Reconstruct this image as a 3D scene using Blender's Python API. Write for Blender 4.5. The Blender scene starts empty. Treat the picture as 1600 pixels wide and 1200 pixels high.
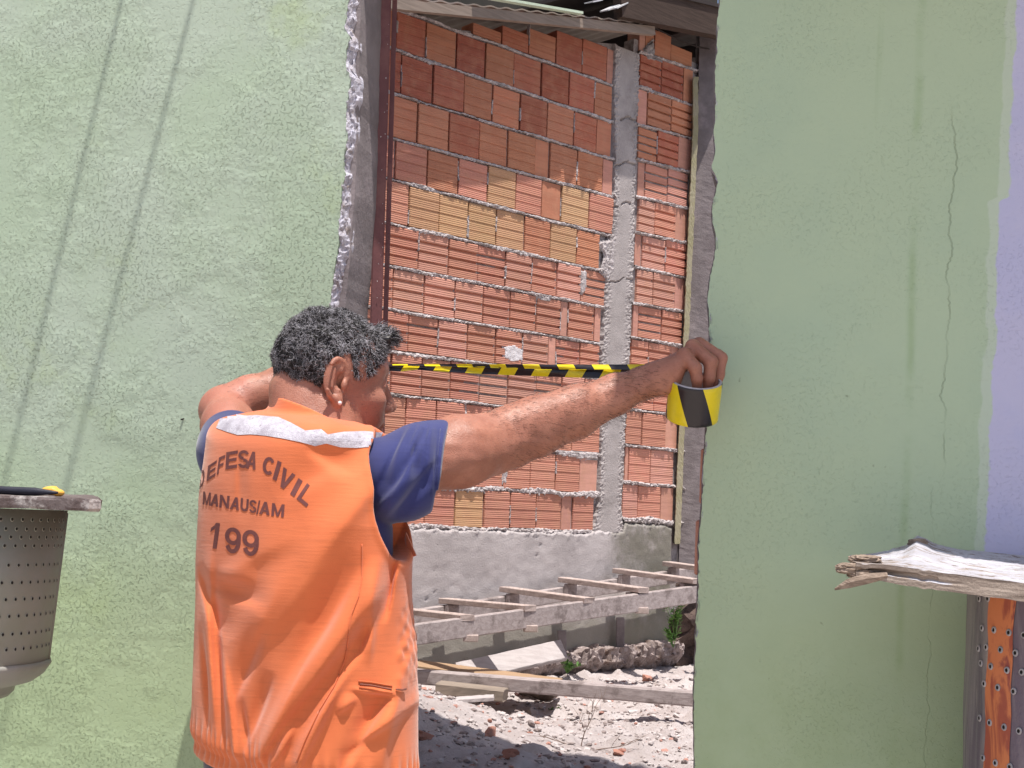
import bpy, bmesh, math, random
import numpy as np
from mathutils import Vector, Matrix, noise
from mathutils.bvhtree import BVHTree
random.seed(7); np.random.seed(7)
R = math.radians
scene = bpy.context.scene
C = scene.collection

# ------------------------------------------------------------------ camera
F = 2000.0            # focal length in photo pixels (1600 wide)
HY = 820.0            # row of the horizon at the picture's centre column
ROLL = R(1.9)
EYE = Vector((0, 0, 1.25))
cr, sr = math.cos(ROLL), math.sin(ROLL)
cd = bpy.data.cameras.new('camera'); cam = bpy.data.objects.new('camera', cd); C.objects.link(cam)
cd.sensor_width = 36; cd.lens = F/1600*36; cd.shift_y = (HY-600)/1600; cd.clip_end = 400; cd.clip_start = .05
# columns: right=(cr,0,sr)  up=(-sr,0,cr)  back=(0,-1,0)
cam.matrix_world = Matrix.Translation(EYE) @ Matrix(((cr, -sr, 0, 0), (0, 0, -1, 0), (sr, cr, 0, 0), (0, 0, 0, 1)))
scene.camera = cam

# ------------------------------------------------------------------ light
SUN = Vector((0.10, -0.25, 0.963)).normalized()      # towards the sun
w = bpy.data.worlds.new('World'); scene.world = w; w.use_nodes = True
nt = w.node_tree
sky = nt.nodes.new('ShaderNodeTexSky'); sky.sky_type = 'NISHITA'; sky.sun_disc = False
sky.sun_elevation = math.asin(SUN.z); sky.sun_rotation = math.atan2(SUN.x, SUN.y)
sky.air_density = 1.0; sky.dust_density = 2.5; sky.ozone_density = 1.0
bg = nt.nodes['Background']; bg.inputs[1].default_value = 0.103
nt.links.new(sky.outputs[0], bg.inputs[0])
sd = bpy.data.lights.new('sun', 'SUN'); so = bpy.data.objects.new('sun', sd); C.objects.link(so)
sd.energy = 4.3; sd.angle = R(0.5); sd.color = (1.0, .95, .88)
so.rotation_euler = SUN.to_track_quat('Z', 'Y').to_euler()
scene.view_settings.view_transform = 'Standard'; scene.view_settings.look = 'None'
scene.view_settings.exposure = 0.55; scene.view_settings.gamma = 1; scene.view_settings.use_curve_mapping = False
scene.cycles.max_bounces = 8

# ------------------------------------------------------------------ frames: photo pixel -> point in the place
def ray(px, py):
    dx, dy = px-800, HY-py
    return Vector(((dx*cr-dy*sr)/F, 1.0, (dx*sr+dy*cr)/F))
def P(px, py, Y): return EYE + ray(px, py)*Y
class Plane:
    """vertical plane; s runs along it, n towards the camera, z up"""
    def __init__(s, O, th):           # th: angle of the s axis from +X
        s.O = Vector((O[0], O[1])); s.d = Vector((math.cos(th), math.sin(th))); s.m = Vector((math.sin(th), -math.cos(th))); s.th = th
    def sz(s, px, py, n=0):
        r = ray(px, py); h = Vector((r.x, r.y))
        t = (s.O.dot(s.m)+n)/h.dot(s.m)
        return ((h*t-s.O).dot(s.d), EYE.z+r.z*t)
    def W(s, a, n, z): q = s.O+s.d*a+s.m*n; return Vector((q.x, q.y, z))
BR = Plane((-.54, 6.04), math.atan2(2000, 2280))     # brick wall behind
NW = Plane((.345, 2.30), R(-13))                     # painted wall in front

# ------------------------------------------------------------------ object helpers
def tag(o, label=None, cat=None, group=None, kind=None):
    if label: o['label'] = label
    if cat: o['category'] = cat
    if group: o['group'] = group
    if kind: o['kind'] = kind
    return o
def empty(name, loc=(0, 0, 0), rz=0, **k):
    o = bpy.data.objects.new(name, None); C.objects.link(o); o.location = loc; o.rotation_euler = (0, 0, rz)
    o.empty_display_size = .1
    return tag(o, **k)
def plane_empty(name, pl, **k): return empty(name, (pl.O.x, pl.O.y, 0), pl.th, **k)
def link(name, me, m=None, parent=None, smooth=False):
    o = bpy.data.objects.new(name, me); C.objects.link(o)
    if m is not None and not me.materials: me.materials.append(m)
    if parent: o.parent = parent
    if smooth and len(me.polygons): me.polygons.foreach_set('use_smooth', [True]*len(me.polygons))
    return o
def mesh(name, vs, fs, m=None, parent=None, smooth=False):
    me = bpy.data.meshes.new(name); me.from_pydata([tuple(v) for v in vs], [], [tuple(f) for f in fs]); me.update()
    return link(name, me, m, parent, smooth)
def bm_obj(name, bm, m=None, parent=None, smooth=False, world=False):
    bmesh.ops.recalc_face_normals(bm, faces=bm.faces)
    me = bpy.data.meshes.new(name); bm.to_mesh(me); bm.free()
    o = link(name, me, m, parent, smooth)
    if world and parent:
        bpy.context.view_layer.update()
        me.transform(parent.matrix_world.inverted())
    return o
def box_bm(x0, x1, y0, y1, z0, z1, bm=None):
    bm = bm or bmesh.new()
    v = [bm.verts.new((x, y, z)) for x in (x0, x1) for y in (y0, y1) for z in (z0, z1)]
    for f in ((0, 1, 3, 2), (4, 6, 7, 5), (0, 4, 5, 1), (2, 3, 7, 6), (0, 2, 6, 4), (1, 5, 7, 3)): bm.faces.new([v[i] for i in f])
    return bm
def hexa(pts, bm=None):
    """8 corners: near-bottom l r, near-top r l, far-bottom l r, far-top r l"""
    bm = bm or bmesh.new(); v = [bm.verts.new(p) for p in pts]
    for f in ((0, 1, 2, 3), (5, 4, 7, 6), (0, 4, 5, 1), (3, 2, 6, 7), (0, 3, 7, 4), (1, 5, 6, 2)): bm.faces.new([v[i] for i in f])
    return bm
def bevel(bm, w, seg=1):
    bmesh.ops.bevel(bm, geom=list(bm.edges), offset=w, segments=seg, affect='EDGES'); return bm
def beam(a, b, wd, ht, up=Vector((0, 0, 1)), bm=None):
    """box beam from a to b, width wd sideways and ht along up"""
    a, b = Vector(a), Vector(b); d = (b-a).normalized(); sd_ = d.cross(up).normalized(); u = sd_.cross(d).normalized()
    h = []
    for e in (a, b): h += [e+sd_*x*wd/2+u*y*ht/2 for x, y in ((-1, -1), (1, -1), (1, 1), (-1, 1))]
    return hexa([h[0], h[1], h[2], h[3], h[4], h[5], h[6], h[7]], bm)
def rough_beam(name, a, b, wd, ht, m, parent=None, up=Vector((0, 0, 1)), n=14, amp=.002, taper=0, seed=0):
    """a sawn board: worn edges and a slight warp"""
    a, b = Vector(a), Vector(b); d = (b-a); L = d.length; d.normalize(); s_ = d.cross(up).normalized(); u = s_.cross(d).normalized()
    prof = []
    c = min(wd, ht)*.12
    for sx, sy in ((-1, -1), (1, -1), (1, 1), (-1, 1)):
        for k in ((0, 1), (1, 0)) if sx*sy > 0 else ((1, 0), (0, 1)):
            prof.append((sx*(wd/2-c*k[0]), sy*(ht/2-c*k[1])))
    vs, fs = [], []
    K = len(prof)
    for i in range(n+1):
        t = i/n; p = a+d*(L*t)
        wob = noise.noise(Vector((t*3+seed, seed*1.7, 0)))*amp*2
        for j, (x, y) in enumerate(prof):
            q = Vector((i*.9+seed*5, j*1.3, seed))
            vs.append(p+s_*(x+noise.noise(q)*amp+wob)+u*(y+noise.noise(q+Vector((9, 9, 9)))*amp)+d*(noise.noise(q*2.1)*amp*3 if i in (0, n) else 0))
    for i in range(n):
        for j in range(K): fs.append((i*K+j, i*K+(j+1) % K, (i+1)*K+(j+1) % K, (i+1)*K+j))
    fs.append(tuple(range(K-1, -1, -1))); fs.append(tuple(n*K+j for j in range(K)))
    if parent:
        bpy.context.view_layer.update(); mi = parent.matrix_world.inverted(); vs = [mi @ v for v in vs]
    return mesh(name, vs, fs, m, parent)
def tube_bm(pts, rad, seg=8, bm=None, cap=True):
    bm = bm or bmesh.new(); pts = [Vector(p) for p in pts]; rings = []
    N_ = len(pts)
    for i, p in enumerate(pts):
        d = (pts[min(i+1, N_-1)]-pts[max(i-1, 0)]).normalized()
        ref = Vector((0, 0, 1)) if abs(d.z) < .9 else Vector((1, 0, 0))
        s_ = d.cross(ref).normalized(); u = s_.cross(d)
        r = rad[i] if isinstance(rad, (list, tuple)) else rad
        rings.append([bm.verts.new(p+(s_*math.cos(a)+u*math.sin(a))*r) for a in (2*math.pi*k/seg for k in range(seg))])
    for i in range(N_-1):
        for k in range(seg): bm.faces.new((rings[i][k], rings[i][(k+1) % seg], rings[i+1][(k+1) % seg], rings[i+1][k]))
    if cap: bm.faces.new(rings[0][::-1]); bm.faces.new(rings[-1])
    return bm
def rock_bm(c, r, seed=0, sub=2, sq=(1, 1, .7), bm=None, rough=.35):
    bm = bm or bmesh.new(); n0 = len(bm.verts)
    res = bmesh.ops.create_icosphere(bm, subdivisions=sub, radius=1)
    c = Vector(c); ro = Matrix.Rotation(seed*1.3, 3, 'Z') @ Matrix.Rotation(seed*.7, 3, 'X')
    for v in res['verts']:
        p = v.co.copy(); k = 1+rough*noise.noise(p*1.3+Vector((seed, seed*2, 3)))*2+rough*.4*noise.noise(p*3.5+Vector((seed, 7, 3)))
        # chop by a few planes so that it looks broken
        for q in range(4):
            nn = noise.random_unit_vector() if False else Vector((math.sin(seed*3+q*2.1), math.cos(seed*5+q*1.7), math.sin(seed+q*4.1))).normalized()
            e = p.dot(nn)
            if e*k > .62: p = p-nn*(e-.62/k)
        p = ro @ Vector((p.x*sq[0], p.y*sq[1], p.z*sq[2]))*k
        v.co = c+p*r
    return bm

# ------------------------------------------------------------------ material helpers
class NT:
    def __init__(s, name):
        s.m = bpy.data.materials.new(name); s.m.use_nodes = True; s.t = s.m.node_tree; s.b = s.t.nodes['Principled BSDF']
        s.co = s.n('ShaderNodeTexCoord').outputs['Object']
    def n(s, typ, **kw):
        nd = s.t.nodes.new(typ)
        for k, v in kw.items(): setattr(nd, k, v)
        return nd
    def put(s, sock, v):
        if isinstance(v, bpy.types.NodeSocket): s.t.links.new(v, sock)
        elif isinstance(v, (tuple, list)) and len(v) == 3 and sock.type == 'RGBA': sock.default_value = (*v, 1)
        else: sock.default_value = v
    def noise(s, scale, detail=4, rough=.55, dist=0, vec=None, out='Fac'):
        nd = s.n('ShaderNodeTexNoise'); s.put(nd.inputs['Scale'], scale); s.put(nd.inputs['Detail'], detail); s.put(nd.inputs['Roughness'], rough); s.put(nd.inputs['Distortion'], dist)
        s.t.links.new(vec or s.co, nd.inputs['Vector']); return nd.outputs[out]
    def vor(s, scale, feature='F1', vec=None, out='Distance', rnd=1):
        nd = s.n('ShaderNodeTexVoronoi', feature=feature); s.put(nd.inputs['Scale'], scale); s.put(nd.inputs['Randomness'], rnd)
        s.t.links.new(vec or s.co, nd.inputs['Vector']); return nd.outputs[out]
    def ma(s, op, a, b=None, c=None, clamp=False):
        nd = s.n('ShaderNodeMath', operation=op, use_clamp=clamp); s.put(nd.inputs[0], a)
        if b is not None: s.put(nd.inputs[1], b)
        if c is not None: s.put(nd.inputs[2], c)
        return nd.outputs[0]
    def ramp(s, v, lo, hi, a=0., b=1.):
        nd = s.n('ShaderNodeMapRange', interpolation_type='SMOOTHSTEP'); s.put(nd.inputs[0], v)
        for i, x in enumerate((lo, hi, a, b)): s.put(nd.inputs[i+1], x)
        return nd.outputs[0]
    def mix(s, f, a, b, mode='MIX'):
        nd = s.n('ShaderNodeMix', data_type='RGBA', blend_type=mode); s.put(nd.inputs[0], f); s.put(nd.inputs[6], a); s.put(nd.inputs[7], b); return nd.outputs[2]
    def map(s, scale=(1, 1, 1), loc=(0, 0, 0), rot=(0, 0, 0), vec=None):
        nd = s.n('ShaderNodeMapping'); nd.inputs['Scale'].default_value = scale; nd.inputs['Location'].default_value = loc; nd.inputs['Rotation'].default_value = rot
        s.t.links.new(vec or s.co, nd.inputs[0]); return nd.outputs[0]
    def xyz(s, vec=None):
        nd = s.n('ShaderNodeSeparateXYZ'); s.t.links.new(vec or s.co, nd.inputs[0]); return nd.outputs
    def bump(s, h, strength=.5, dist=.003, prev=None):
        nd = s.n('ShaderNodeBump'); s.put(nd.inputs['Strength'], strength); nd.inputs['Distance'].default_value = dist; s.put(nd.inputs['Height'], h)
        if prev: s.t.links.new(prev, nd.inputs['Normal'])
        return nd.outputs[0]
    def out(s, col, rough=.9, normal=None, **k):
        s.put(s.b.inputs['Base Color'], col); s.put(s.b.inputs['Roughness'], rough)
        if normal: s.t.links.new(normal, s.b.inputs['Normal'])
        for a, v in k.items(): s.put(s.b.inputs[a.replace('_', ' ')], v)
        return s.m
def mottled(name, c1, c2, scale=8, rough=.92, fine=150, bs=.5, bd=.003, c3=None, spec=.3, detail=6):
    t = NT(name); f = t.ramp(t.noise(scale, detail, .65), .35, .65)
    col = t.mix(f, c1, c2)
    if c3: col = t.mix(t.ramp(t.noise(scale*.45, 5, .7, vec=t.map(loc=(5, 3, 2))), .52, .68), col, c3)
    nrm = t.bump(t.noise(fine, 8, .7), bs, bd)
    return t.out(col, rough, nrm, Specular_IOR_Level=spec)

STREAK_S, LILAC_S, CRACK_S = NW.sz(1430, 300)[0], NW.sz(1556, 450)[0], NW.sz(1483, 400)[0]
def plaster_mat():
    t = NT('green_plaster'); x, y, z = t.xyz()
    left = t.ramp(x, -.3, -.1, 1, 0)
    g = t.mix(t.ramp(t.noise(1.6, 6, .62), .38, .62), (.375, .465, .345), (.41, .485, .395))
    g = t.mix(t.ma('MULTIPLY', t.ramp(t.noise(2.7, 7, .7, vec=t.map(loc=(4, 0, 9))), .54, .70), .55), g, (.37, .46, .24))
    gr = t.mix(t.ramp(t.noise(2.2, 5, .6), .4, .62), (.445, .55, .385), (.42, .53, .38))
    low = t.ma('MULTIPLY', t.ramp(t.ma('ADD', z, t.ma('MULTIPLY', t.noise(2, 5, .6), .3)), 1.0, 1.75, 1, 0), .7)
    g = t.mix(low, g, (.37, .475, .265)); gr = t.mix(t.ma('MULTIPLY', low, .6), gr, (.38, .485, .285))
    # rain streaks and grime on the right half
    streak = t.ramp(t.noise(1, 4, .6, vec=t.map(scale=(30, 1, .8))), .62, .75)
    st1 = t.ramp(t.ma('ABSOLUTE', t.ma('SUBTRACT', t.ma('ADD', x, t.ma('MULTIPLY', t.noise(3, 3, .5), .03)), STREAK_S+.015)), 0, .012, 1, 0)
    gr = t.mix(t.ma('MULTIPLY', t.ma('MAXIMUM', t.ma('MULTIPLY', st1, .42), t.ma('MULTIPLY', streak, .25)), t.ramp(t.noise(5, 4, .7), .35, .6)), gr, (.25, .37, .17))
    gr = t.mix(t.ma('MULTIPLY', t.ramp(z, .75, 1.25, .5, 0), t.ramp(t.noise(6, 5, .7), .3, .7)), gr, (.30, .40, .21))
    # repainted lilac white at the far right
    wob = t.ma('MULTIPLY', t.ma('SUBTRACT', t.noise(6, 5, .65), .5), .05)
    blk = t.ma('MULTIPLY', t.ramp(z, 1.83, 1.84), -.012)
    e = t.ma('ADD', t.ma('ADD', x, wob), t.ma('ADD', blk, t.ma('MULTIPLY', t.ma('SUBTRACT', z, 1.6), -.008)))
    gr = t.mix(t.ma('MULTIPLY', t.ramp(e, LILAC_S-.016, LILAC_S-.012), .4), gr, (.60, .66, .60))
    gr = t.mix(t.ramp(e, LILAC_S, LILAC_S+.004), gr, t.mix(t.ramp(t.noise(9, 5, .6), .4, .6), (.50, .50, .70), (.53, .52, .70)))
    col = t.mix(left, gr, g)
    # specks
    sp = t.ramp(t.noise(60, 3, .5), .70, .76); sp = t.ma('MULTIPLY', sp, t.ramp(t.noise(3, 2, .5, vec=t.map(loc=(7, 7, 7))), .45, .62))
    col = t.mix(t.ma('MULTIPLY', sp, .5), col, (.16, .19, .13))
    # small holes
    hole = t.ramp(t.vor(7.5), .0, .011, 1, 0); hole = t.ma('MULTIPLY', hole, t.ramp(t.noise(2.5, 1, .5, vec=t.map(loc=(1, 2, 8))), .60, .61))
    col = t.mix(hole, col, (.03, .025, .02))
    # hairline cracks
    def crack(x0, z0, z1, amp, wd):
        xx = t.ma('ADD', x, t.ma('MULTIPLY', t.ma('SUBTRACT', t.noise(7, 6, .72, vec=t.map(scale=(.05, 1, 1), loc=(x0*9, 0, 0))), .5), amp))
        d = t.ma('ABSOLUTE', t.ma('SUBTRACT', xx, x0))
        c = t.ramp(d, wd*.3, wd, 1, 0)
        return t.ma('MULTIPLY', c, t.ma('MULTIPLY', t.ramp(z, z0, z0+.06), t.ramp(z, z1-.08, z1, 1, 0)))
    ck = t.ma('MAXIMUM', crack(CRACK_S, 1.30, 2.02, .055, .0016), t.ma('MULTIPLY', crack(CRACK_S-.012, .8, 1.4, .05, .0014), .55))
    ck = t.ma('MAXIMUM', ck, t.ma('MULTIPLY', crack(-1.02, .8, 1.25, .08, .0012), .4))
    ck = t.ma('MULTIPLY', ck, t.ramp(t.noise(9, 3, .5), .3, .6))
    col = t.mix(t.ma('MULTIPLY', ck, .27), col, (.14, .19, .09))
    worm = t.noise(165, 5, .62, .5); worm2 = t.noise(420, 3, .6)
    h = t.ma('ADD', t.ma('MULTIPLY', t.ramp(worm, .33, .47), .95), t.ma('MULTIPLY', worm2, .45))
    patchy = t.ramp(t.noise(4.5, 5, .65, vec=t.map(loc=(2, 8, 5))), .40, .60, .28, 1)
    h = t.ma('MULTIPLY', t.ma('MULTIPLY', h, patchy), t.ma('MULTIPLY_ADD', left, .80, .20))
    h = t.ma('ADD', h, t.ma('MULTIPLY', t.noise(14, 3, .5), .7))
    h = t.ma('SUBTRACT', h, t.ma('MULTIPLY', ck, .6))
    nrm = t.bump(h, .8, .0034)
    return t.out(col, .9, nrm, Specular_IOR_Level=.25)

def brick_mat():
    t = NT('fired_clay'); oi = t.n('ShaderNodeObjectInfo'); x, y, z = t.xyz()
    rnd = oi.outputs['Random']
    off = t.n('ShaderNodeCombineXYZ'); t.put(off.inputs[0], t.ma('MULTIPLY', rnd, 37)); t.put(off.inputs[2], t.ma('MULTIPLY', rnd, 19))
    v = t.n('ShaderNodeVectorMath', operation='ADD'); t.t.links.new(t.co, v.inputs[0]); t.t.links.new(off.outputs[0], v.inputs[1])
    band = t.noise(1, 3, .6, vec=t.map(scale=(.5, 1, 9), vec=v.outputs[0]))
    blot = t.noise(3, 5, .6, vec=v.outputs[0])
    col = t.mix(t.ramp(band, .35, .65), t.mix(.85, (0, 0, 0), oi.outputs['Color']), oi.outputs['Color'])
    col = t.mix(t.ramp(blot, .4, .7, 0, .35), col, (.52, .27, .17))
    dust = t.ma('MULTIPLY', t.ramp(t.noise(7, 6, .75, vec=v.outputs[0]), .60, .74), .45)
    col = t.mix(dust, col, (.60, .52, .50))
    wv = t.ma('SINE', t.ma('MULTIPLY', z, 2*math.pi*19))
    wv = t.ma('MULTIPLY', wv, t.ramp(t.ma('ABSOLUTE', t.ma('SUBTRACT', oi.outputs['Alpha'], 1)), .3, .6, 1, 0))
    h = t.ma('ADD', t.ma('MULTIPLY', wv, .5), t.noise(18, 4, .6, vec=v.outputs[0]))
    nrm = t.bump(h, .55, .0022)
    return t.out(col, .88, nrm, Specular_IOR_Level=.3)

def wood_mat(name, c1, c2, axis=(1, 30, 30), stain=None, bs=.5):
    t = NT(name); v = t.map(scale=axis)
    g = t.noise(2.2, 6, .65, .6, vec=v)
    col = t.mix(t.ramp(g, .32, .68), c1, c2)
    if stain: col = t.mix(t.ramp(t.noise(9, 6, .7), .5, .66), col, stain)
    nrm = t.bump(t.ma('ADD', g, t.ma('MULTIPLY', t.noise(160, 4, .6), .4)), bs, .003)
    return t.out(col, .85, nrm, Specular_IOR_Level=.25)

MAT = {}
MAT['plaster'] = plaster_mat()
MAT['brick'] = brick_mat()
MAT['mortar'] = mottled('grey_mortar', (.40, .36, .36), (.24, .21, .21), 30, fine=160, bs=.9, bd=.006)
MAT['mortar_light'] = mottled('pale_mortar', (.58, .53, .535), (.40, .36, .36), 28, fine=200, bs=.9, bd=.005, c3=(.27, .24, .23))
MAT['concrete'] = mottled('concrete', (.43, .39, .385), (.36, .325, .32), 9, fine=120, bs=.8, bd=.005, c3=(.29, .26, .255))
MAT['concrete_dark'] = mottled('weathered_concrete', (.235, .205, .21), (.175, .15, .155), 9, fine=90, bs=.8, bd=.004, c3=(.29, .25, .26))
MAT['lilac_render'] = mottled('lilac_chipped_render', (.66, .65, .76), (.50, .47, .52), 60, fine=190, bs=1, bd=.006, c3=(.36, .30, .28))
MAT['yellow_render'] = mottled('yellow_green_render', (.33, .31, .19), (.38, .35, .25), 12, fine=120, bs=.6)
MAT['wood_grey'] = wood_mat('weathered_wood', (.29, .245, .24), (.42, .365, .36), (2, 30, 30), (.20, .165, .16))
MAT['wood_pale'] = wood_mat('pale_sawn_wood', (.47, .385, .36), (.36, .29, .265), (30, 2, 30))
MAT['wood_brown'] = wood_mat('brown_wood', (.40, .27, .17), (.29, .19, .12), (2, 30, 30))
MAT['wood_white'] = wood_mat('whitewashed_board', (.50, .46, .46), (.40, .36, .36), (3, 30, 30))
MAT['dark_void'] = mottled('near_black', (.035, .028, .028), (.05, .04, .038), 6)  # near black for the dark void under the roof; wires share it
MAT['soil'] = mottled('gap_dark_soil', (.08, .055, .05), (.14, .10, .085), 14, fine=60, bs=1, bd=.01)
MAT['metal_brown'] = mottled('brown_painted_metal', (.16, .058, .06), (.125, .045, .047), 14, rough=.5, fine=200, bs=.12, c3=(.19, .08, .075), spec=.4)
# ================================================================== THE SETTING
# ground outside, in front of the painted wall
def ground_sheet():
    vs, fs = [], []
    xs = [-60, -20, -8, -4, -2, 0, 2, 4, 8, 20, 60]; ys = [-60, -20, -8, -3, 0, 1, 2, 3, 8, 20, 60, 200]
    for y in ys:
        for x in xs: vs.append((x, y, -.02))
    K = len(xs)
    for j in range(len(ys)-1):
        for i in range(K-1): fs.append((j*K+i, j*K+i+1, (j+1)*K+i+1, (j+1)*K+i))
    return mesh('ground', vs, fs, mottled('packed_earth', (.52, .46, .41), (.44, .38, .33), 1.2, fine=40, bs=.8, bd=.01))
tag(ground_sheet(), kind='structure')

# rubble-strewn ground behind the opening
def terrain(x, y):
    z = .47 + .035*noise.noise(Vector((x*1.6, y*1.6, 0))) + .018*noise.noise(Vector((x*6, y*6, 2)))
    z += .25*math.exp(-((x+.62)/.50)**2-((y-4.5)/.60)**2)
    z += .10*math.exp(-((x+.1)/.6)**2-((y-3.75)/.35)**2)
    z -= .07*math.exp(-((x+.02)/.30)**2-((y-5.45)/.22)**2)
    return z
def terrain_fine(x, y):
    v = Vector((x, y, 0))
    z = terrain(x, y)+.010*noise.noise(v*22)+.007*noise.noise(v*48)+.004*abs(noise.noise(v*95))
    lump = noise.noise(v*11+Vector((4, 4, 4)))
    return z+max(0, lump-.22)*.06
nx, ny = 300, 330
vs, fs = [], []
for j in range(ny):
    y = 2.75+(j/(ny-1))**1.0*5.0
    for i in range(nx):
        x = -1.9+i/(nx-1)*4.2
        vs.append((x, y, terrain_fine(x, y)))
for j in range(ny-1):
    for i in range(nx-1):
        a = j*nx+i; fs.append((a, a+1, a+nx+1, a+nx))
t = NT('pale_rubble_soil')
col = t.mix(t.ramp(t.noise(5, 7, .7), .38, .62), (.56, .505, .50), (.46, .40, .39))
col = t.mix(t.ramp(t.noise(26, 6, .7), .56, .70, 0, .8), col, (.38, .31, .295))
col = t.mix(t.ramp(t.noise(13, 6, .75, vec=t.map(loc=(3, 1, 2))), .62, .70), col, (.44, .20, .14))
o = mesh('rubble_ground', vs, fs, t.out(col, .95, t.bump(t.noise(85, 8, .75), 1, .012), Specular_IOR_Level=.2), smooth=True)
tag(o, kind='structure')

def hit_terrain(px, py):
    r = ray(px, py); y = 3.0
    while y < 7.6:
        p = EYE+r*y
        if p.z < terrain(p.x, p.y): return p
        y += .02
    return EYE+r*7.5

# gravel, crumbs of mortar and brick: nobody could count them
def gravel(name, count, mat, r0, r1, seed, xr=(-1.0, 1.3), yr=(3.5, 6.6)):
    random.seed(seed); V, Fc = [], []
    base = bmesh.new(); bmesh.ops.create_icosphere(base, subdivisions=1, radius=1); bv = [v.co.copy() for v in base.verts]; bf = [[v.index for v in f.verts] for f in base.faces]; base.free()
    for k in range(count):
        x, y = random.uniform(*xr), random.uniform(*yr)
        r = r0+(r1-r0)*random.random()**3
        c = Vector((x, y, terrain_fine(x, y)+r*.25)); ro = Matrix.Rotation(random.random()*6.3, 3, 'Z') @ Matrix.Rotation(random.uniform(-.6, .6), 3, 'X')
        sx, sy, sz = random.uniform(.7, 1.5), random.uniform(.6, 1.1), random.uniform(.3, .7)
        n0 = len(V)
        for p in bv:
            j = 1+random.uniform(-.28, .28)
            V.append(c+ro @ Vector((p.x*sx*j, p.y*sy*j, p.z*sz*j))*r)
        Fc += [[n0+i for i in f] for f in bf]
    o = mesh(name, V, Fc, mat); tag(o, kind='stuff'); return o
g1 = gravel('gravel', 6000, mottled('pale_gravel', (.54, .49, .485), (.42, .37, .36), 20, fine=200), .002, .016, 1)
tag(g1, 'loose pale gravel and mortar crumbs covering the ground behind the wall', 'gravel')
g2 = gravel('brick_chips', 700, mottled('brick_chip', (.46, .24, .19), (.38, .21, .18), 20, fine=200), .003, .016, 2)
tag(g2, 'small red brick chips scattered through the pale rubble', 'rubble')
g3 = gravel('dark_debris', 2600, mottled('dark_debris', (.20, .16, .155), (.32, .27, .26), 20, fine=200), .003, .015, 3)
tag(g3, 'small dark crumbs of soil and wood scattered on the rubble', 'debris')

# ------------------------------------------------------------------ brick wall
bw = plane_empty('brick_wall', BR, label='unplastered red hollow brick wall with grey mortar seen through the wall opening', cat='wall')
LA = dict(Y=(-122, 13), Z=(-55, 70), A=(13, 129), B=(78, 186), C=(147, 245), D=(217.5, 304), E=(282, 366), F=(351, 424), G=(417.5, 480), H=(485.5, 538), I=(550, 592), J=(617, 651), K=(687, 711), L=(757, 773), M=(822, 832))
def line(a, b, xa=620, xb=945):
    p, q = BR.sz(xa, a), BR.sz(xb, b)
    return lambda s: p[1]+(q[1]-p[1])*(s-p[0])/(q[0]-p[0])
LN = {k: line(*v) for k, v in LA.items()}
rows = [
 ('Y', 'Z', 'p', [824, 868, 912, 936, 957], {}),
 ('Z', 'A', 'f', [560, 600, 621, 647, 693, 739, 785, 827, 869, 910, 949, 960], {10: 'p'}),
 ('A', 'B', 'f', [560, 572, 620, 666, 714, 759, 803, 846, 889, 929, 957], {}),
 ('B', 'C', 'f', [560, 580, 627, 677, 725, 770, 813, 855, 897, 933, 957], {9: 'p'}),
 ('C', 'D', 'f', [560, 604, 653, 701, 749, 794, 837, 859, 902, 942, 958], {6: 'p', 9: 'p'}),
 ('D', 'E', 'f', [560, 570, 618, 668, 716, 762, 806, 847, 877, 920, 958], {7: 'p'}),
 ('E', 'F', 'f', [560, 590, 639, 687, 732, 776, 820, 860, 901, 937], {}),
 ('F', 'G', 'g', [560, 606, 654, 701, 747, 790, 831, 870, 908, 950], {}),
 ('G', 'H', 'g', [560, 566, 614, 663, 711, 755, 797, 838, 876, 888, 929, 939], {8: 'p', 10: 'p'}),
 ('H', 'I', 'g', [560, 588, 638, 685, 730, 774, 816, 857, 869, 906, 937], {7: 'p'}),
 ('I', 'J', 'g', [560, 611, 659, 704, 750, 794, 838, 878, 913, 938], {}),
 ('J', 'K', 'f', [560, 586, 634, 682, 727, 770, 812, 853, 894, 938], {}),
 ('K', 'L', 'f', [560, 606, 652, 697, 742, 787, 829, 868, 906, 934], {8: 'p'}),
 ('L', 'M', 'f', [560, 616, 664, 711, 756, 797, 838, 878, 895, 928], {7: 'p'}),
]
RA = dict(z=(20, 47), a0=(79, 104), a=(134, 160), b=(194, 213), c=(248, 267), d=(307, 324), e=(363, 378), f=(417, 434), g=(474, 487), h=(528, 542), i=(584, 596), j=(641, 650), k=(697, 705), l=(755, 762), m=(812, 817))
for k, v in RA.items(): LN['r'+k] = line(v[0], v[1], 995, 1070)
rows_r = [
 ('rz', 'ra0', 'p', [1000, 1010, 1024, 1050, 1084], {}),
 ('ra0', 'ra', 'g', [1000, 1034, 1068, 1083], {2: 'p'}),
 ('ra', 'rb', 'g', [997, 1012, 1049, 1082], {0: 'p'}),
 ('rb', 'rc', 'g', [998, 1027, 1060, 1080], {2: 'p'}),
 ('rc', 'rd', 'g', [998, 1009, 1044, 1076], {0: 'p'}),
 ('rd', 're', 'g', [997, 1023, 1056, 1075], {2: 'p'}),
 ('re', 'rf', 'g', [993, 1004, 1040, 1072], {0: 'p'}),
 ('rf', 'rg', 'g', [994, 1020, 1055, 1071], {2: 'p'}),
 ('rg', 'rh', 'g', [989, 998, 1034, 1067], {0: 'p'}),
 ('rh', 'ri', 'g', [986, 1013, 1050, 1066], {2: 'p'}),
 ('ri', 'rj', 'g', [986, 992, 1022, 1062], {0: 'p'}),
 ('rj', 'rk', 'f', [978, 1003, 1040, 1059], {2: 'p'}),
 ('rk', 'rl', 'f', [977, 983, 1017, 1053], {0: 'p'}),
 ('rl', 'rm', 'f', [973, 997, 1033, 1053], {2: 'p'}),
]
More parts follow.
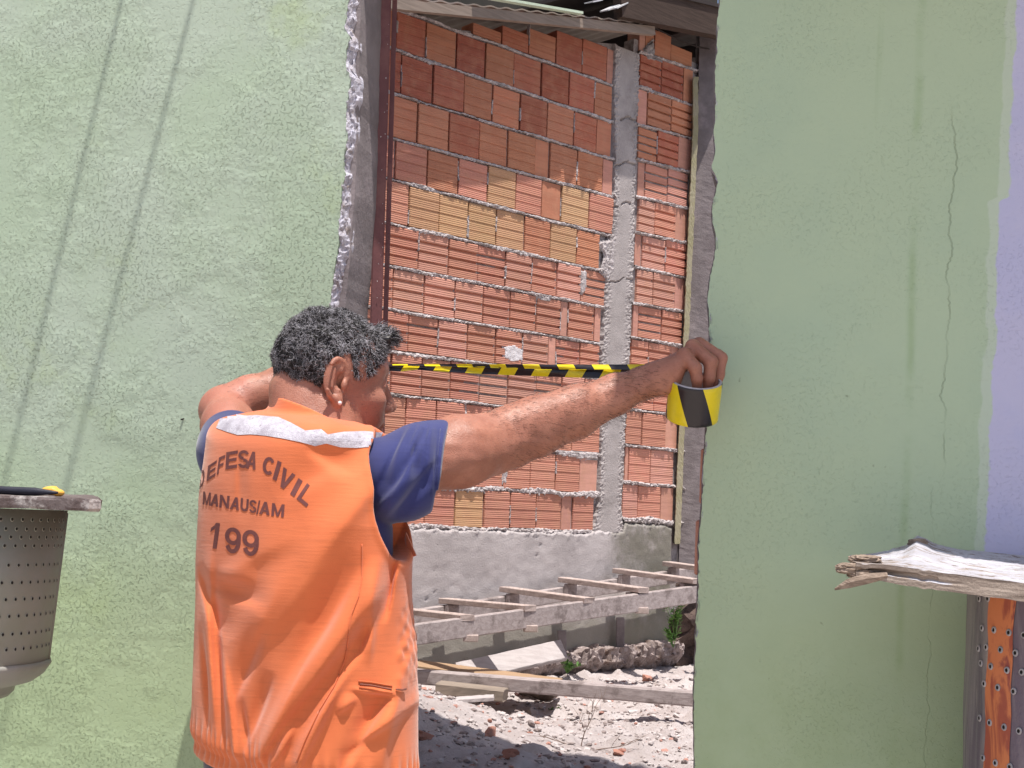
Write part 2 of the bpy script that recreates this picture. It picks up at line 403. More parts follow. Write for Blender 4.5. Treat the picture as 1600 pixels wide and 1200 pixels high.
def brick_mesh(kind):
    if kind == 'p': prof = [(0, .0), (.03, 0), (.97, 0), (1, .0)]
    elif kind == 'g':
        prof = [(0, .03), (.02, 0)]
        for c in (.235, .485, .735): prof += [(c-.036, 0), (c-.033, .13), (c+.033, .13), (c+.040, 0)]
        prof += [(.98, 0), (1, .03)]
    else:
        prof = [(0, .03), (.02, 0)]
        for c in (.25, .5, .75): prof += [(c-.02, 0), (c-.012, .03), (c+.012, .03), (c+.02, 0)]
        prof += [(.98, 0), (1, .03)]
    vs, fs = [], []
    xs = (0, .012, .988, 1)
    for xi, x in enumerate(xs):
        for z, y in prof: vs.append((x, y+(.03 if xi in (0, 3) else 0), z))
    K = len(prof)
    for i in range(3):
        for j in range(K-1): fs.append((i*K+j, (i+1)*K+j, (i+1)*K+j+1, i*K+j+1))
    b = len(vs); vs += [(0, 1, 0), (0, 1, 1), (1, 1, 0), (1, 1, 1)]
    fs.append([b, *range(0, K), b+1][::1]); fs.append([b+3, *range(4*K-1, 3*K-1, -1), b+2])
    fs.append((0, b, b+2, 3*K, 2*K, K)); fs.append((b+1, K-1, 2*K-1, 3*K-1, 4*K-1, b+3))
    me = bpy.data.meshes.new('brick_'+{'p': 'smooth', 'g': 'grooved', 'f': 'ribbed'}[kind]); me.from_pydata(vs, [], fs); me.update()
    bm = bmesh.new(); bm.from_mesh(me); bmesh.ops.recalc_face_normals(bm, faces=bm.faces); bm.to_mesh(me); bm.free()
    me.materials.append(MAT['brick']); return me
BM = {k: brick_mesh(k) for k in 'pgf'}
PAL = {'red': (.45, .155, .10), 'deep': (.37, .115, .075), 'orange': (.54, .225, .135), 'pink': (.60, .30, .235), 'yel': (.57, .34, .19), 'salm': (.575, .255, .185)}
random.seed(11)
def put_brick(kind, s0, s1, z0, z1, colour, n=0, alpha=1):
    o = bpy.data.objects.new('brick', BM[kind]); C.objects.link(o); o.parent = bw
    dn = random.uniform(-.0035, .0035)+n
    o.location = (s0, -dn, z0); o.scale = (s1-s0, .09, z1-z0); o.rotation_euler = (random.uniform(-.012, .012), random.uniform(-.004, .004), random.uniform(-.012, .012))
    k_ = random.uniform(.86, 1.1); c = [x*k_*random.uniform(.97, 1.03) for x in colour]; o.color = (*c, alpha); return o
def pick(r, k, x):
    if k == 'p': return PAL['pink'] if r > 5 or random.random() < .3 else PAL['orange']
    if r <= 3: return PAL[random.choice(['red', 'red', 'deep', 'orange', 'orange'])]
    if r == 4: return PAL[random.choice(['red', 'orange', 'orange'])]
    if r == 5: return PAL['yel' if 750 < x < 810 or 870 < x < 930 else random.choice(['orange', 'salm'])]
    if r == 6: return PAL['yel' if 630 < x < 820 or 858 < x < 900 else random.choice(['orange', 'red', 'salm'])]
    if r == 13 and 700 < x < 750: return PAL['yel']
    return PAL[random.choice(['salm', 'salm', 'pink', 'salm'])]
_a = BR.sz(540, -18, .20); _b = BR.sz(1030, 37, .17)
SHEET = lambda s: _a[1]+(_b[1]-_a[1])*(s-_a[0])/(_b[0]-_a[0])
def lay(rows_, ya, right=False):
    for r, (top, bot, kind, xs, ex) in enumerate(rows_):
        for i in range(len(xs)-1):
            xm = (xs[i]+xs[i+1])/2; k = ex.get(i, kind)
            # pixel row of the course centre at this joint
            def s_at(x):
                y = 400
                for _ in range(4):
                    s, z = BR.sz(x, y); zc = (LN[top](s)+LN[bot](s))/2
                    y += (z-zc)*F/6.5
                return BR.sz(x, y)[0]
            s0, s1 = s_at(xs[i]), s_at(xs[i+1]); sm = (s0+s1)/2
            zt, zb = LN[top](sm)-.010, LN[bot](sm)+.008
            if not right and top in 'YZ':
                zt = min(zt, SHEET(sm)-.05)
                if zt-zb < .03: continue
            if right and top == 'rz': zt = zb+(.13 if i < 2 else .14 if i == 2 else .09)
            g = random.uniform(.0025, .0045)
            rr = r if not right else (3 if r < 4 else 9 if r < 11 else 12)
            # painted and gypsum smears come from the material; narrow ends are smooth
            put_brick(k, s0+g, s1-g, zb+random.uniform(-.002, .003), zt+random.uniform(-.003, .002), pick(rr, k, xm), n=(-.006 if k == 'p' else 0), alpha=(0 if k == 'p' else 1))
lay(rows, 0); lay(rows_r, 0, True)
lay([(a, b, k, [560-52*j for j in range(5, -1, -1)], {}) for a, b, k, xs, ex in rows[1:]], 0)   # the wall goes on behind the jamb

sL, sR = BR.sz(560, 400)[0], BR.sz(1086, 400)[0]
zb0 = LN['M'](0); 
# mortar bed behind the bricks
colL = [(960, 60), (957, 130), (959, 250), (957, 330), (952, 375), (944, 430), (943, 480), (938, 540), (938, 640), (936, 720), (934, 780), (924, 828)]
colR = [(1000, 60), (999, 135), (994, 250), (991, 400), (985, 540), (976, 700), (972, 790), (975, 828)]
def edge_fn(pts):
    q = sorted(BR.sz(x, y)[::-1] for x, y in pts)
    return lambda z: float(np.interp(z, [a for a, b in q], [b for a, b in q]))
eL, eR = edge_fn(colL), edge_fn(colR)
bm = hexa([(sL-1.5, .014, .3), (eL(2.5)+.01, .014, .3), (eL(2.5)+.01, .014, SHEET(1.28)-.06), (sL-1.5, .014, SHEET(sL-1.5)-.06), (sL-1.5, .088, .3), (eL(2.5)+.01, .088, .3), (eL(2.5)+.01, .088, SHEET(1.28)-.06), (sL-1.5, .088, SHEET(sL-1.5)-.06)]); o = bm_obj('mortar_bed', bm, MAT['mortar'], bw)
bm = box_bm(eR(2)-.03, sR, .014, .088, .3, LN['ra0'](1.7)+.06); o = bm_obj('mortar_bed', bm, MAT['mortar'], bw)

def bead(s0, s1, f, th, seed, n0=-.001, amp=.010, mat='mortar_light', vert=False, step=.005):
    """squeezed-out mortar following a joint: ragged lower lip, lumpy face"""
    K = 9; N_ = max(6, int(abs(s1-s0)/step)); vs, fs = [], []
    for i in range(N_+1):
        s = s0+(s1-s0)*i/N_; zc = f(s)
        tu = th*(.5+.55*noise.noise(Vector((s*6, seed, 0)))+.30*noise.noise(Vector((s*60, seed, 3))))
        tl = th*(.5+.60*noise.noise(Vector((s*5, seed, 9)))+.9*max(0, noise.noise(Vector((s*75, seed, 5))))+.25*noise.noise(Vector((s*150, seed, 5))))
        pres = noise.noise(Vector((s*8, seed*3.1, 7)))
        for j in range(K):
            u = j/(K-1); off = -tl+(tu+tl)*u
            nn = n0+amp*math.sin(math.pi*u)**.6*(.75+1.1*noise.noise(Vector((s*45, off*60+seed, seed)))+.9*noise.noise(Vector((s*120, off*150+seed, seed)))) + pres*.009
            if j in (0, K-1): nn = n0-.016
            p = (s, zc+off) if not vert else (zc+off, s)
            vs.append((p[0], -nn, p[1]))
    for i in range(N_):
        for j in range(K-1):
            a = i*K+j; fs.append((a, a+K, a+K+1, a+1))
    return mesh('mortar_joint', vs, fs, MAT[mat], bw)
for k, nm in enumerate('ABCDEFGHIJKLM'):
    e = eL(LN[nm](1.3))
    bead(sL-.95, e+.004, LN[nm], .0145 if nm not in 'LM' else .026, k*3.3, amp=.006 if k < 5 else .008)
for k, nm in enumerate(['ra0', 'ra', 'rb', 'rc', 'rd', 're', 'rf', 'rg', 'rh', 'ri', 'rj', 'rk', 'rl', 'rm']):
    bead(eR(LN[nm](1.6))-.004, sR-.01, LN[nm], .0155 if nm != 'rm' else .032, 60+k*2.7, amp=.012)
# here and there mortar also fills an upright joint
random.seed(5)
allr = [(r, False) for r in rows[1:]]+[(r, True) for r in rows_r[1:]]
k = 0
for (top, bot, kind, xs, ex), right in allr:
    for x in xs[1:-1]:
        if random.random() < .30:
            s_, _ = BR.sz(x, 500)
            y = 500
            for _ in range(4):
                s_, z_ = BR.sz(x, y); y += (z_-(LN[top](s_)+LN[bot](s_))/2)*F/6.5
            za, zb = LN[bot](s_)+.01, LN[top](s_)-.01
            a = random.random()*.5; b = a+random.uniform(.3, .6)
            k += 1
            bead(za+(zb-za)*a, za+(zb-za)*min(1, b), (lambda c: (lambda q: c))(s_), random.choice([.005, .006, .008, .013]), 100+k, amp=.005, vert=True, step=.006)
# wide pale smears: one joint plastered full, white patch, slumped mortar
def patch(name, pts, n0, amp, mat, parent=bw, pl=BR, seed=0, res=.006, n_edge=-.004):
    P2 = [pl.sz(*p) for p in pts]; s_ = [p[0] for p in P2]; z_ = [p[1] for p in P2]
    bm = bmesh.new(); g = {}
    def inside(x, y):
        x += .004*noise.noise(Vector((x*90, y*90, seed))); y += .004*noise.noise(Vector((x*90, y*90, seed+5)))
        c = False; j = len(P2)-1
        for i in range(len(P2)):
            if (P2[i][1] > y) != (P2[j][1] > y) and x < (P2[j][0]-P2[i][0])*(y-P2[i][1])/(P2[j][1]-P2[i][1])+P2[i][0]: c = not c
            j = i
        return c
    nx = int((max(s_)-min(s_))/res)+2; nz = int((max(z_)-min(z_))/res)+2
    def vert(i, j):
        if (i, j) not in g:
            x, y = min(s_)+i*res, min(z_)+j*res
            m_ = all(inside(x+a*res*1.6, y+b*res*1.6) for a, b in ((1, 0), (-1, 0), (0, 1), (0, -1)))
            nn = (n0+amp*(noise.noise(Vector((x*50, y*50, seed)))+.7*noise.noise(Vector((x*120, y*120, seed))))) if m_ else n0+n_edge*2
            g[i, j] = bm.verts.new((x+res*.4*noise.noise(Vector((i*.9, j*.9, 1))), -nn, y+res*.4*noise.noise(Vector((i*.9, j*.9, 5)))))
        return g[i, j]
    for i in range(nx):
        for j in range(nz):
            if inside(min(s_)+(i+.5)*res, min(z_)+(j+.5)*res):
                bm.faces.new([vert(i, j), vert(i+1, j), vert(i+1, j+1), vert(i, j+1)])
    return bm_obj(name, bm, mat, parent)
patch('mortar_smear', [(785, 540), (803, 536), (818, 545), (818, 565), (802, 568), (786, 562)], .005, .0016, mottled('white_gypsum', (.80, .77, .80), (.62, .58, .60), 50, fine=150, bs=1, bd=.006), seed=3)
patch('mortar_smear', [(906, 421), (918, 421), (917, 455), (909, 462), (905, 455)], .004, .002, MAT['mortar_light'], seed=4)
patch('mortar_smear', [(830, 455), (864, 464), (860, 474), (846, 472), (838, 468)], .006, .003, MAT['mortar_light'], seed=6)
patch('mortar_smear', [(934, 378), (962, 372), (960, 420), (950, 440), (936, 425), (944, 400)], .008, .006, MAT['mortar_light'], seed=7)
patch('mortar_smear', [(784, 716), (796, 716), (793, 757), (784, 757)], .004, .003, MAT['mortar_light'], seed=8)
patch('mortar_smear', [(868, 702), (935, 706), (934, 719), (905, 719), (870, 712)], .006, .004, MAT['mortar_light'], seed=9)
patch('mortar_smear', [(1005, 76), (1022, 60), (1024, 92), (1050, 95), (1048, 100), (1012, 94)], .006, .004, MAT['mortar'], seed=10)

# concrete column between the two brick panels
vs, fs = [], []; K = 22; N_ = 330
z0_, z1_ = BR.sz(950, 832)[1], BR.sz(975, 74)[1]
for i in range(N_+1):
    z = z0_+(z1_-z0_)*i/N_
    a = eL(z)+.008*noise.noise(Vector((z*9, 1, 0)))+.009*noise.noise(Vector((z*40, 1, 0)))
    b = eR(z)+.008*noise.noise(Vector((z*9, 5, 0)))+.009*noise.noise(Vector((z*40, 8, 0)))
    for j in range(K):
        u = j/(K-1); s = a+(b-a)*u
        side = min(u, 1-u)
        rg = max(0, 1-side/.30)
        nn = .006+rg*.013*(noise.noise(Vector((s*75, z*75, 2)))+.6*noise.noise(Vector((s*170, z*170, 4))))+.002*noise.noise(Vector((s*9, z*9, 3)))
        for zc, q in ((3.48, 0), (3.24, .3), (3.02, .5), (2.60, .8)):      # day joints in the pour
            zz = z-zc-.02*noise.noise(Vector((s*14, zc, 1)))-.10*(u-.5)*.5
            if abs(zz) < .005 and noise.noise(Vector((s*30, zc*5, 2))) > -.25: nn -= .012
        if j in (0, K-1): nn = -.02
        vs.append((s, -nn, z+(0 if i < N_ else .02*noise.noise(Vector((s*20, 0, 0)))-.25*u*.15)))
for i in range(N_):
    for j in range(K-1): a = i*K+j; fs.append((a, a+1, a+K+1, a+K))
mesh('concrete_column', vs, fs, MAT['concrete'], bw, smooth=False)
bm = box_bm(eL(2.5)+.02, eR(2.5)-.02, .012, .10, z0_, BR.sz(975, 135)[1]); bm_obj('column_core', bm, MAT['concrete_dark'], bw)

# concrete plinth under the bricks
def plinth():
    res = .012; vs, fs = [], []
    s0, s1 = sL-1.2, BR.sz(1042, 950)[0]
    zl = .50
    nx = int((s1-s0)/res); nz = 70
    for i in range(nx+1):
        s = s0+(s1-s0)*i/nx
        zt = (LN['M'](s) if s < eL(1.2) else BR.sz(950, 828)[1] if s < eR(1.2) else LN['rm'](s)-.015)-.004+.014*noise.noise(Vector((s*16, 0, 0)))+.010*noise.noise(Vector((s*50, 0, 0)))
        for j in range(nz+1):
            z = zl+(zt-zl)*j/nz
            top = max(0, 1-(zt-z)/.05)
            nn = .018+.004*noise.noise(Vector((s*5, z*5, 0)))+.002*noise.noise(Vector((s*25, z*25, 0)))+top*.012*noise.noise(Vector((s*70, z*70, 3)))
            pit = noise.noise(Vector((s*38, z*55, 8)))
            if pit > .60: nn -= (pit-.60)*.05
            if j == nz: nn = -.03
            vs.append((s, -nn, z))
    for i in range(nx):
        for j in range(nz): a = i*(nz+1)+j; fs.append((a, a+nz+1, a+nz+2, a+1))
    t = NT('plinth_concrete'); x, y, z = t.xyz()
    col = t.mix(t.ramp(t.noise(5, 6, .6), .35, .65), (.52, .475, .475), (.43, .39, .39))
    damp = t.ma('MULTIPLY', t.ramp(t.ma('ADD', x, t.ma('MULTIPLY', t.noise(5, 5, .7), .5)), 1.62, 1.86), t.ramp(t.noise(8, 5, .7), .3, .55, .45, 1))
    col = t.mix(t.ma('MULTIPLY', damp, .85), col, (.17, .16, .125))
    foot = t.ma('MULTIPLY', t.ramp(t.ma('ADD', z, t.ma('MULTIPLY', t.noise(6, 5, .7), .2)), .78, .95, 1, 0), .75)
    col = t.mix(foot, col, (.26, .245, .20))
    pk = t.ma('MULTIPLY', t.ramp(t.noise(1, 4, .6, vec=t.map(scale=(42, 42, 70))), .66, .72), t.ramp(t.noise(5, 2, .5), .42, .6))
    col = t.mix(t.ma('MULTIPLY', pk, .75), col, (.12, .10, .10))
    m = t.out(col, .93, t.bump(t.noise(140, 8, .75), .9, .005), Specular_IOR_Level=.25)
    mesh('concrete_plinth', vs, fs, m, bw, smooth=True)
    bm_obj('plinth_core', box_bm(s0, s1-.01, .03, .12, .3, LN['M'](0)-.03), MAT['concrete_dark'], bw)
plinth()
# broken footing ledge at the foot of the wall
def footing():
    vs, fs = [], []
    sa, sb = BR.sz(700, 1040)[0], BR.sz(1050, 1005)[0]; nx = 150; K = 16
    for i in range(nx+1):
        s = sa+(sb-sa)*i/nx; wv = .10+.05*noise.noise(Vector((s*4, 0, 0)))+.03*noise.noise(Vector((s*14, 0, 0))); wv *= min(1, max(.1, (s-sa)/.5))
        top = .60+.02*noise.noise(Vector((s*5, 3, 0)))+ (.015*(s-1)) - .03*max(0, 1-(s-sa)/.6)
        prof = []
        for j in range(K):
            u = j/(K-1)
            if u < .4: n_, z_ = .0+wv*(u/.4), top
            elif u < .7: n_, z_ = wv+.01, top-(u-.4)/.3*.07
            else: n_, z_ = wv-(u-.7)/.3*.09, top-.07-(u-.7)/.3*.10
            q = Vector((s*22, n_*22, z_*22)); r1_ = 1-2*abs(noise.noise(q)); r2_ = 1-2*abs(noise.noise(q*2.6+Vector((3,3,3)))); n_ += .030*(r1_-.6)+.018*(r2_-.5); z_ += .024*noise.noise(q*.7+Vector((5, 5, 5)))+.016*(r2_-.5)
            vs.append((s, -n_, z_))
    for i in range(nx):
        for j in range(K-1): a = i*K+j; fs.append((a, a+1, a+K+1, a+K))
    mesh('broken_footing', vs, fs, mottled('footing_concrete', (.44, .37, .36), (.28, .225, .21), 22, fine=80, bs=1, bd=.01, c3=(.16, .11, .09)), bw)
footing()

# far corner: olive strip of render and the grey pillar beside it
pil = empty('concrete_pillar', P(1088, 885, 7.35)*1, label='grey weathered concrete pillar with an olive rendered strip at the corner of the brick wall', cat='pillar')
bpy.context.view_layer.update()
def strip(name, l, r_, Yd, th, mat, seed, rag=.004):
    vs, fs = [], []; N_ = 200; K = 8
    for i in range(N_+1):
        t_ = i/N_; y = l[0][1]+(l[-1][1]-l[0][1])*t_
        xl = np.interp(y, [q[1] for q in l], [q[0] for q in l]); xr = np.interp(y, [q[1] for q in r_], [q[0] for q in r_])
        a, b = P(xl, y, Yd), P(xr, y, Yd)
        for j in range(K):
            u = (j-1)/(K-3); p = a.lerp(b, min(1, max(0, u)))
            e = 1-min(1, min(u, 1-u)*4)
            q = Vector((u*2, p.z*22, seed)); p.x += (rag*noise.noise(q)+rag*noise.noise(q*2.7)) if e > .5 else 0
            p.y += .0015*noise.noise(q*3)+ (th if j in (0, K-1) else 0)
            vs.append(p-pil.location)
    for i in range(N_):
        for j in range(K-1): a = i*K+j; fs.append((a, a+1, a+K+1, a+K))
    return mesh(name, vs, fs, mat, pil)
strip('rendered_strip', [(1083, 120), (1083, 200), (1074, 400), (1065, 600), (1058, 740), (1054, 850)], [(1091, 120), (1091, 200), (1082, 400), (1073, 600), (1067, 740), (1063, 850)], 7.30, .12, MAT['yellow_render'], 3)
strip('pillar_shaft', [(1094, 20), (1090, 200), (1081, 400), (1072, 600), (1066, 740), (1060, 888)], [(1150, 20), (1140, 200), (1131, 400), (1122, 600), (1116, 740), (1112, 888)], 7.36, .15, MAT['concrete_dark'], 7)
# bank coloured dark for the shadowy gap under the pillar, behind the ladder's end
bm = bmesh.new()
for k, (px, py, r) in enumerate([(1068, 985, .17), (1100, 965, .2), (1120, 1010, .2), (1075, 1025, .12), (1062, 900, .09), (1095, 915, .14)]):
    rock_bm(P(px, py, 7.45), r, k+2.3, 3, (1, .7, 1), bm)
bank = bm_obj('gap_soil_bank', bm, MAT['soil']); tag(bank, 'soil bank coloured dark for the shadowy gap below the far corner pillar', 'soil', kind='stuff')

# ------------------------------------------------------------------ roofs above the brick wall
rf = plane_empty('corrugated_roof', BR, label='weathered sheet roof edge with pale green trim above the brick wall', cat='roof')
def bp(px, py, n): s, z = BR.sz(px, py, n); return (s, -n, z)
# front sheets: wavy plates that climb to the right
def sheet(name, e0, e1, n_front, n_back, dz, mat, amp=.012, per=.075, nx=None, parent=rf):
    L = (Vector((e1[0], 0, e1[1]))-Vector((e0[0], 0, e0[1]))).length; nx = max(8, int(L/.012)); vs, fs = [], []
    for k, dn in ((0, 0), (1, -.007)):
        for i in range(nx+1):
            t_ = i/nx; s = e0[0]+(e1[0]-e0[0])*t_; z = e0[1]+(e1[1]-e0[1])*t_+amp*math.sin(2*math.pi*s/per)+dn
            vs.append((s, -n_front, z)); vs.append((s, -n_back, z+dz))
    M_ = (nx+1)*2
    for i in range(nx):
        a = 2*i; fs += [(a, a+1, a+3, a+2), (M_+a, M_+a+2, M_+a+3, M_+a+1), (a, a+2, M_+a+2, M_+a)]
    return mesh(name, vs, fs, mat, parent)
tin = mottled('weathered_tin', (.30, .25, .22), (.22, .18, .165), 8, rough=.7, fine=80, bs=.3)
e0 = BR.sz(540, -18, .20); e1 = BR.sz(1030, 37, .17)
dirv = ((e1[1]-e0[1])/(e1[0]-e0[0]))
sheet('roof_sheet', (e0[0]-2.4, e0[1]-2.4*dirv-.0), (e1[0], e1[1]), .17, -1.8, .10, tin, amp=.004, per=.10)
# fascia board under the sheet edge: the pale brown band
v0, v1 = bp(560, 2, .185), bp(1024, 44, .25)
def slab(name, a, b, ht, wd, mat, parent): 
    a, b = Vector(a), Vector(b); d = b-a; ext = a-d*.9
    return bm_obj(name, beam(ext, b, wd, ht), mat, parent)
slab('fascia', (e0[0], -.19, e0[1]-.045), (e1[0]-.03, -.155, e1[1]-.045), .045, .03, wood_mat('dusty_fascia', (.30, .24, .20), (.22, .175, .145), (2, 30, 30)), rf)
# pale green drip edge lying on the left half of the fascia
a = Vector((BR.sz(740, -2, .21)[0], -.21, BR.sz(740, -8, .21)[1])); b = Vector((BR.sz(908, 22, .19)[0], -.19, BR.sz(908, 21, .19)[1]))
bm_obj('drip_edge', beam(a, b, .03, .012), mottled('pale_green_paint', (.55, .64, .50), (.48, .56, .44), 10, rough=.6), rf)
# metal scraps and wire lying on the sheet
for k, (x0, y0, x1, y1) in enumerate([(920, 4, 935, 1), (944, 17, 962, 9), (958, 14, 978, 4)]):
    bm_obj('metal_scrap', beam(bp(x0, y0, .22), bp(x1, y1, .18), .05, .006), mottled('bright_tin', (.6, .6, .62), (.5, .5, .52), 10, rough=.4), rf)
# second, darker roof on the right with its beam
rf2 = plane_empty('lean_to_roof', BR, label='dark timber lean-to roof over the right end of the brick wall', cat='roof')
e2 = BR.sz(985, 8, .18); e3 = BR.sz(1135, 30, .18)
bm_obj('edge_beam', beam((e2[0]-.1, -.18, e2[1]-.01), (e3[0]+1.2, -.18, e3[1]+.15), .06, .17), wood_mat('dark_beam', (.045, .030, .024), (.07, .047, .038), (2, 30, 30)), rf2)
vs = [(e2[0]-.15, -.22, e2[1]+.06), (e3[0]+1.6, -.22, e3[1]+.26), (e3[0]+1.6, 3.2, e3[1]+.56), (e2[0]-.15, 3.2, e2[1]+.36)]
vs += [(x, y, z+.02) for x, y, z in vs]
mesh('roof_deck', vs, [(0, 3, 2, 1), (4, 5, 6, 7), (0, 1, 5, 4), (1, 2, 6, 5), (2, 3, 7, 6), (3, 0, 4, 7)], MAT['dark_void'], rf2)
for k in range(5):
    s = e2[0]+.12+k*.42
    bm_obj('rafter', beam((s, -.14, e2[1]+.04+k*.02), (s, 3.1, e2[1]+.30+k*.02), .05, .08), MAT['dark_void'], rf2)
# back of the roof spaces, coloured near black for the unlit void
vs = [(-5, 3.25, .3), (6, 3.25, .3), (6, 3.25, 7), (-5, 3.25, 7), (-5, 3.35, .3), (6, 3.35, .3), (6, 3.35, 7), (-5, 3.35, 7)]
o = mesh('rear_wall', vs, [(0, 1, 2, 3), (4, 7, 6, 5), (3, 2, 6, 7), (0, 4, 5, 1), (0, 3, 7, 4), (1, 5, 6, 2)], mottled('unlit_void_dark', (.045, .04, .035), (.03, .03, .025), 3))
o.location = (BR.O.x, BR.O.y, 0); o.rotation_euler = (0, 0, BR.th); tag(o, 'rear wall coloured dark for the unlit space under the roof above the bricks', 'wall')
# slack wire sagging from the column head to the right
pts = [BR.W(*(lambda q: (q[0], .05, q[1]))(BR.sz(x, y, .05))) for x, y in ((1016, 40), (1040, 52), (1065, 65), (1090, 73), (1118, 79))]
tag(bm_obj('loose_cable', tube_bm(pts, .004, 6), MAT['dark_void']), 'thin dark cable sagging below the lean-to roof', 'cable')

# ------------------------------------------------------------------ the painted wall with its opening
hw_ = plane_empty('painted_wall', NW, label='pale green rendered house wall with a ragged door opening', cat='wall')
WT = .15
left_edge = [(545, -420), (545, -60), (545, 0), (541, 20), (539, 45), (546, 60), (541, 75), (540, 100), (547, 118), (544, 150), (540, 180), (543, 215), (537, 240), (538, 275), (534, 300), (530, 340), (529, 380), (524, 410), (520, 440), (516, 470), (519, 520), (524, 600), (520, 700), (524, 900), (521, 1100), (520, 1250), (520, 2000)]
right_edge = [(1138, -420), (1127, -60), (1125, 0), (1121, 30), (1120, 80), (1117, 120), (1119, 160), (1115, 200), (1118, 235), (1113, 262), (1122, 284), (1114, 312), (1113, 345), (1119, 368), (1118, 395), (1110, 430), (1106, 470), (1109, 510), (1107, 560), (1105, 620), (1103, 680), (1099, 730), (1097, 790), (1092, 850), (1091, 920), (1087, 1000), (1084, 1090), (1085, 1200), (1084, 2000)]
def dense(edge, seed, amp=.0022, step=.006):
    q = [NW.sz(x, y) for x, y in edge]; q.sort(key=lambda p: p[1]); zs = [p[1] for p in q]; ss = [p[0] for p in q]
    out = []; z = 0
    while z < 2.45:
        s = float(np.interp(z, zs, ss))
        out.append((s+amp*(noise.noise(Vector((z*38, seed, 0)))*1.3+noise.noise(Vector((z*110, seed, 3)))), z)); z += step
    return out
DL, DR = dense(left_edge, 1), dense(right_edge, 9)
def plate(name, outline, n0, n1, mat):
    """outline in (s,z); front face at n0, back at n1"""
    bm = bmesh.new(); f = [bm.verts.new((s, -n0, z)) for s, z in outline]; b = [bm.verts.new((s, -n1, z)) for s, z in outline]
    bm.faces.new(f); bm.faces.new(b[::-1]); K = len(f)
    for i in range(K): bm.faces.new((f[i], b[i], b[(i+1) % K], f[(i+1) % K]))
    bmesh.ops.recalc_face_normals(bm, faces=bm.faces)
    bmesh.ops.triangulate(bm, faces=[q for q in bm.faces if len(q.verts) > 4])
    return bm_obj(name, bm, mat, hw_)
ZT = 4.25
def ext(D, ds): return [(s+ds, z) for s, z in D]
plate('plaster', [(-4.5, 0)]+DL+[(DL[-1][0], 2.45), (DR[-1][0], 2.452)]+DR[::-1]+[(3.2, 0), (3.2, ZT), (-4.5, ZT)], 0, -.022, MAT['plaster'])
# core behind the render: column on the left, brickwork on the right
def lerpedge(edge, ds, amp, seed): return [(s+ds+amp*noise.noise(Vector((z*9, seed, 1))), z) for s, z in dense(edge, seed+3, .0015, .02)]
CL = lerpedge([(545, -420), (545, 0), (540, 180), (536, 300), (528, 400), (521, 470), (520, 2000)], .016, .0015, 4); CR = lerpedge(right_edge, -.004, .001, 6)
plate('wall_core', [(-4.49, 0)]+CL+[(CL[-1][0], 2.46), (CR[-1][0], 2.462)]+CR[::-1]+[(3.19, 0), (3.19, ZT-.01), (-4.49, ZT-.01)], -.022, -WT, MAT['concrete_dark'])
def broken(D, CC, sign, seed, wide, mat, name='broken_plaster_edge'):
    vs, fs = [], []; K = 9
    for i, (s, z) in enumerate(D[::1]):
        wd = wide*(1+.5*noise.noise(Vector((z*7, seed, 0)))+.4*noise.noise(Vector((z*35, seed, 0))))
        for j in range(K):
            u = j/(K-1); ss = s+sign*(-.003+wd*u)
            nn = -.001-.026*u**1.5+.010*noise.noise(Vector((u*3, z*70, seed)))+.007*noise.noise(Vector((u*7, z*150, seed)))
            if j == 0: nn = -.006
            if j == K-1: nn = -.034
            vs.append((ss+.002*noise.noise(Vector((u*5, z*90, seed+2))), -nn, z))
    for i in range(len(D)-1):
        for j in range(K-1): a = i*K+j; fs.append((a, a+1, a+K+1, a+K))
    return mesh(name, vs, fs, mat, hw_)
broken(DL, CL, 1, 2, .017, MAT['lilac_render'])
broken([(s, z) for s, z in DR], CR, -1, 5, .005, MAT['lilac_render'])
# pinkish brick ends showing in the right reveal
for za, zb in ((1.44, 1.50), (1.30, 1.40), (1.17, 1.27)):
    sa = float(np.interp((za+zb)/2, [p[1] for p in DR], [p[0] for p in DR]))
    bm_obj('reveal_brick', bevel(box_bm(sa-.008, sa+.03, .026, .12, za, zb), .003), mottled('reveal_clay', (.56, .28, .21), (.48, .22, .16), 20), hw_)

# brown metal post in the opening
pst = empty('metal_post', P(600, 600, 2.62), label='brown painted metal door post standing in the left side of the opening', cat='post')
bpy.context.view_layer.update()
a, b = P(606.5, -150, 2.62), P(589, 450, 2.62)
dd = (b-a)/(600.0); 
top, bot = a+(a-b).normalized()*.1, b+(b-a).normalized()*1.35
bm = beam(top, bot, .024, .045, up=Vector((-.10, 1, 0)))
bevel(bm, .0025, 2)
bm_obj('post_tube', bm, MAT['metal_brown'], pst, world=True)
bm = beam(top+Vector((.0165, .028, 0)), bot+Vector((.0165, .028, 0)), .010, .03, up=Vector((-.10, 1, 0)))
bm_obj('door_stop', bm, MAT['metal_brown'], pst, world=True)
bm = bmesh.new()
random.seed(3)
for k in range(26):
    y = random.uniform(30, 640); x = np.interp(y, [0, 650], [602, 583])+random.uniform(-1, 8)
    rock_bm(P(x, y, 2.594), random.uniform(.0005, .0013), k, 1, (1, .5, 1.3), bm)
bm_obj('paint_splash', bm, mottled('white_splash', (.7, .7, .72), (.6, .6, .62), 30), pst, world=True)['kind'] = 'stuff'

# unseen slab added overhead to shade the right half of the wall
cn = plane_empty('added_shade_slab', NW, label='unseen slab added overhead to shade the green wall right of the opening', cat='shade slab')
bm_obj('shade_slab', hexa([(.047, -.47, 2.58), (3.2, -.47, 2.58), (3.2, -.47, 2.66), (.047, -.47, 2.66), (-.056, -.001, 2.58), (3.2, -.001, 2.58), (3.2, -.001, 2.66), (-.056, -.001, 2.66)]), MAT['concrete'], cn)
for s in (.5, 2.2): bm_obj('shade_slab_bracket', beam((s, -.4, 2.57), (s, -.005, 2.30), .04, .05), MAT['wood_grey'], cn) if s > 1.5 else None

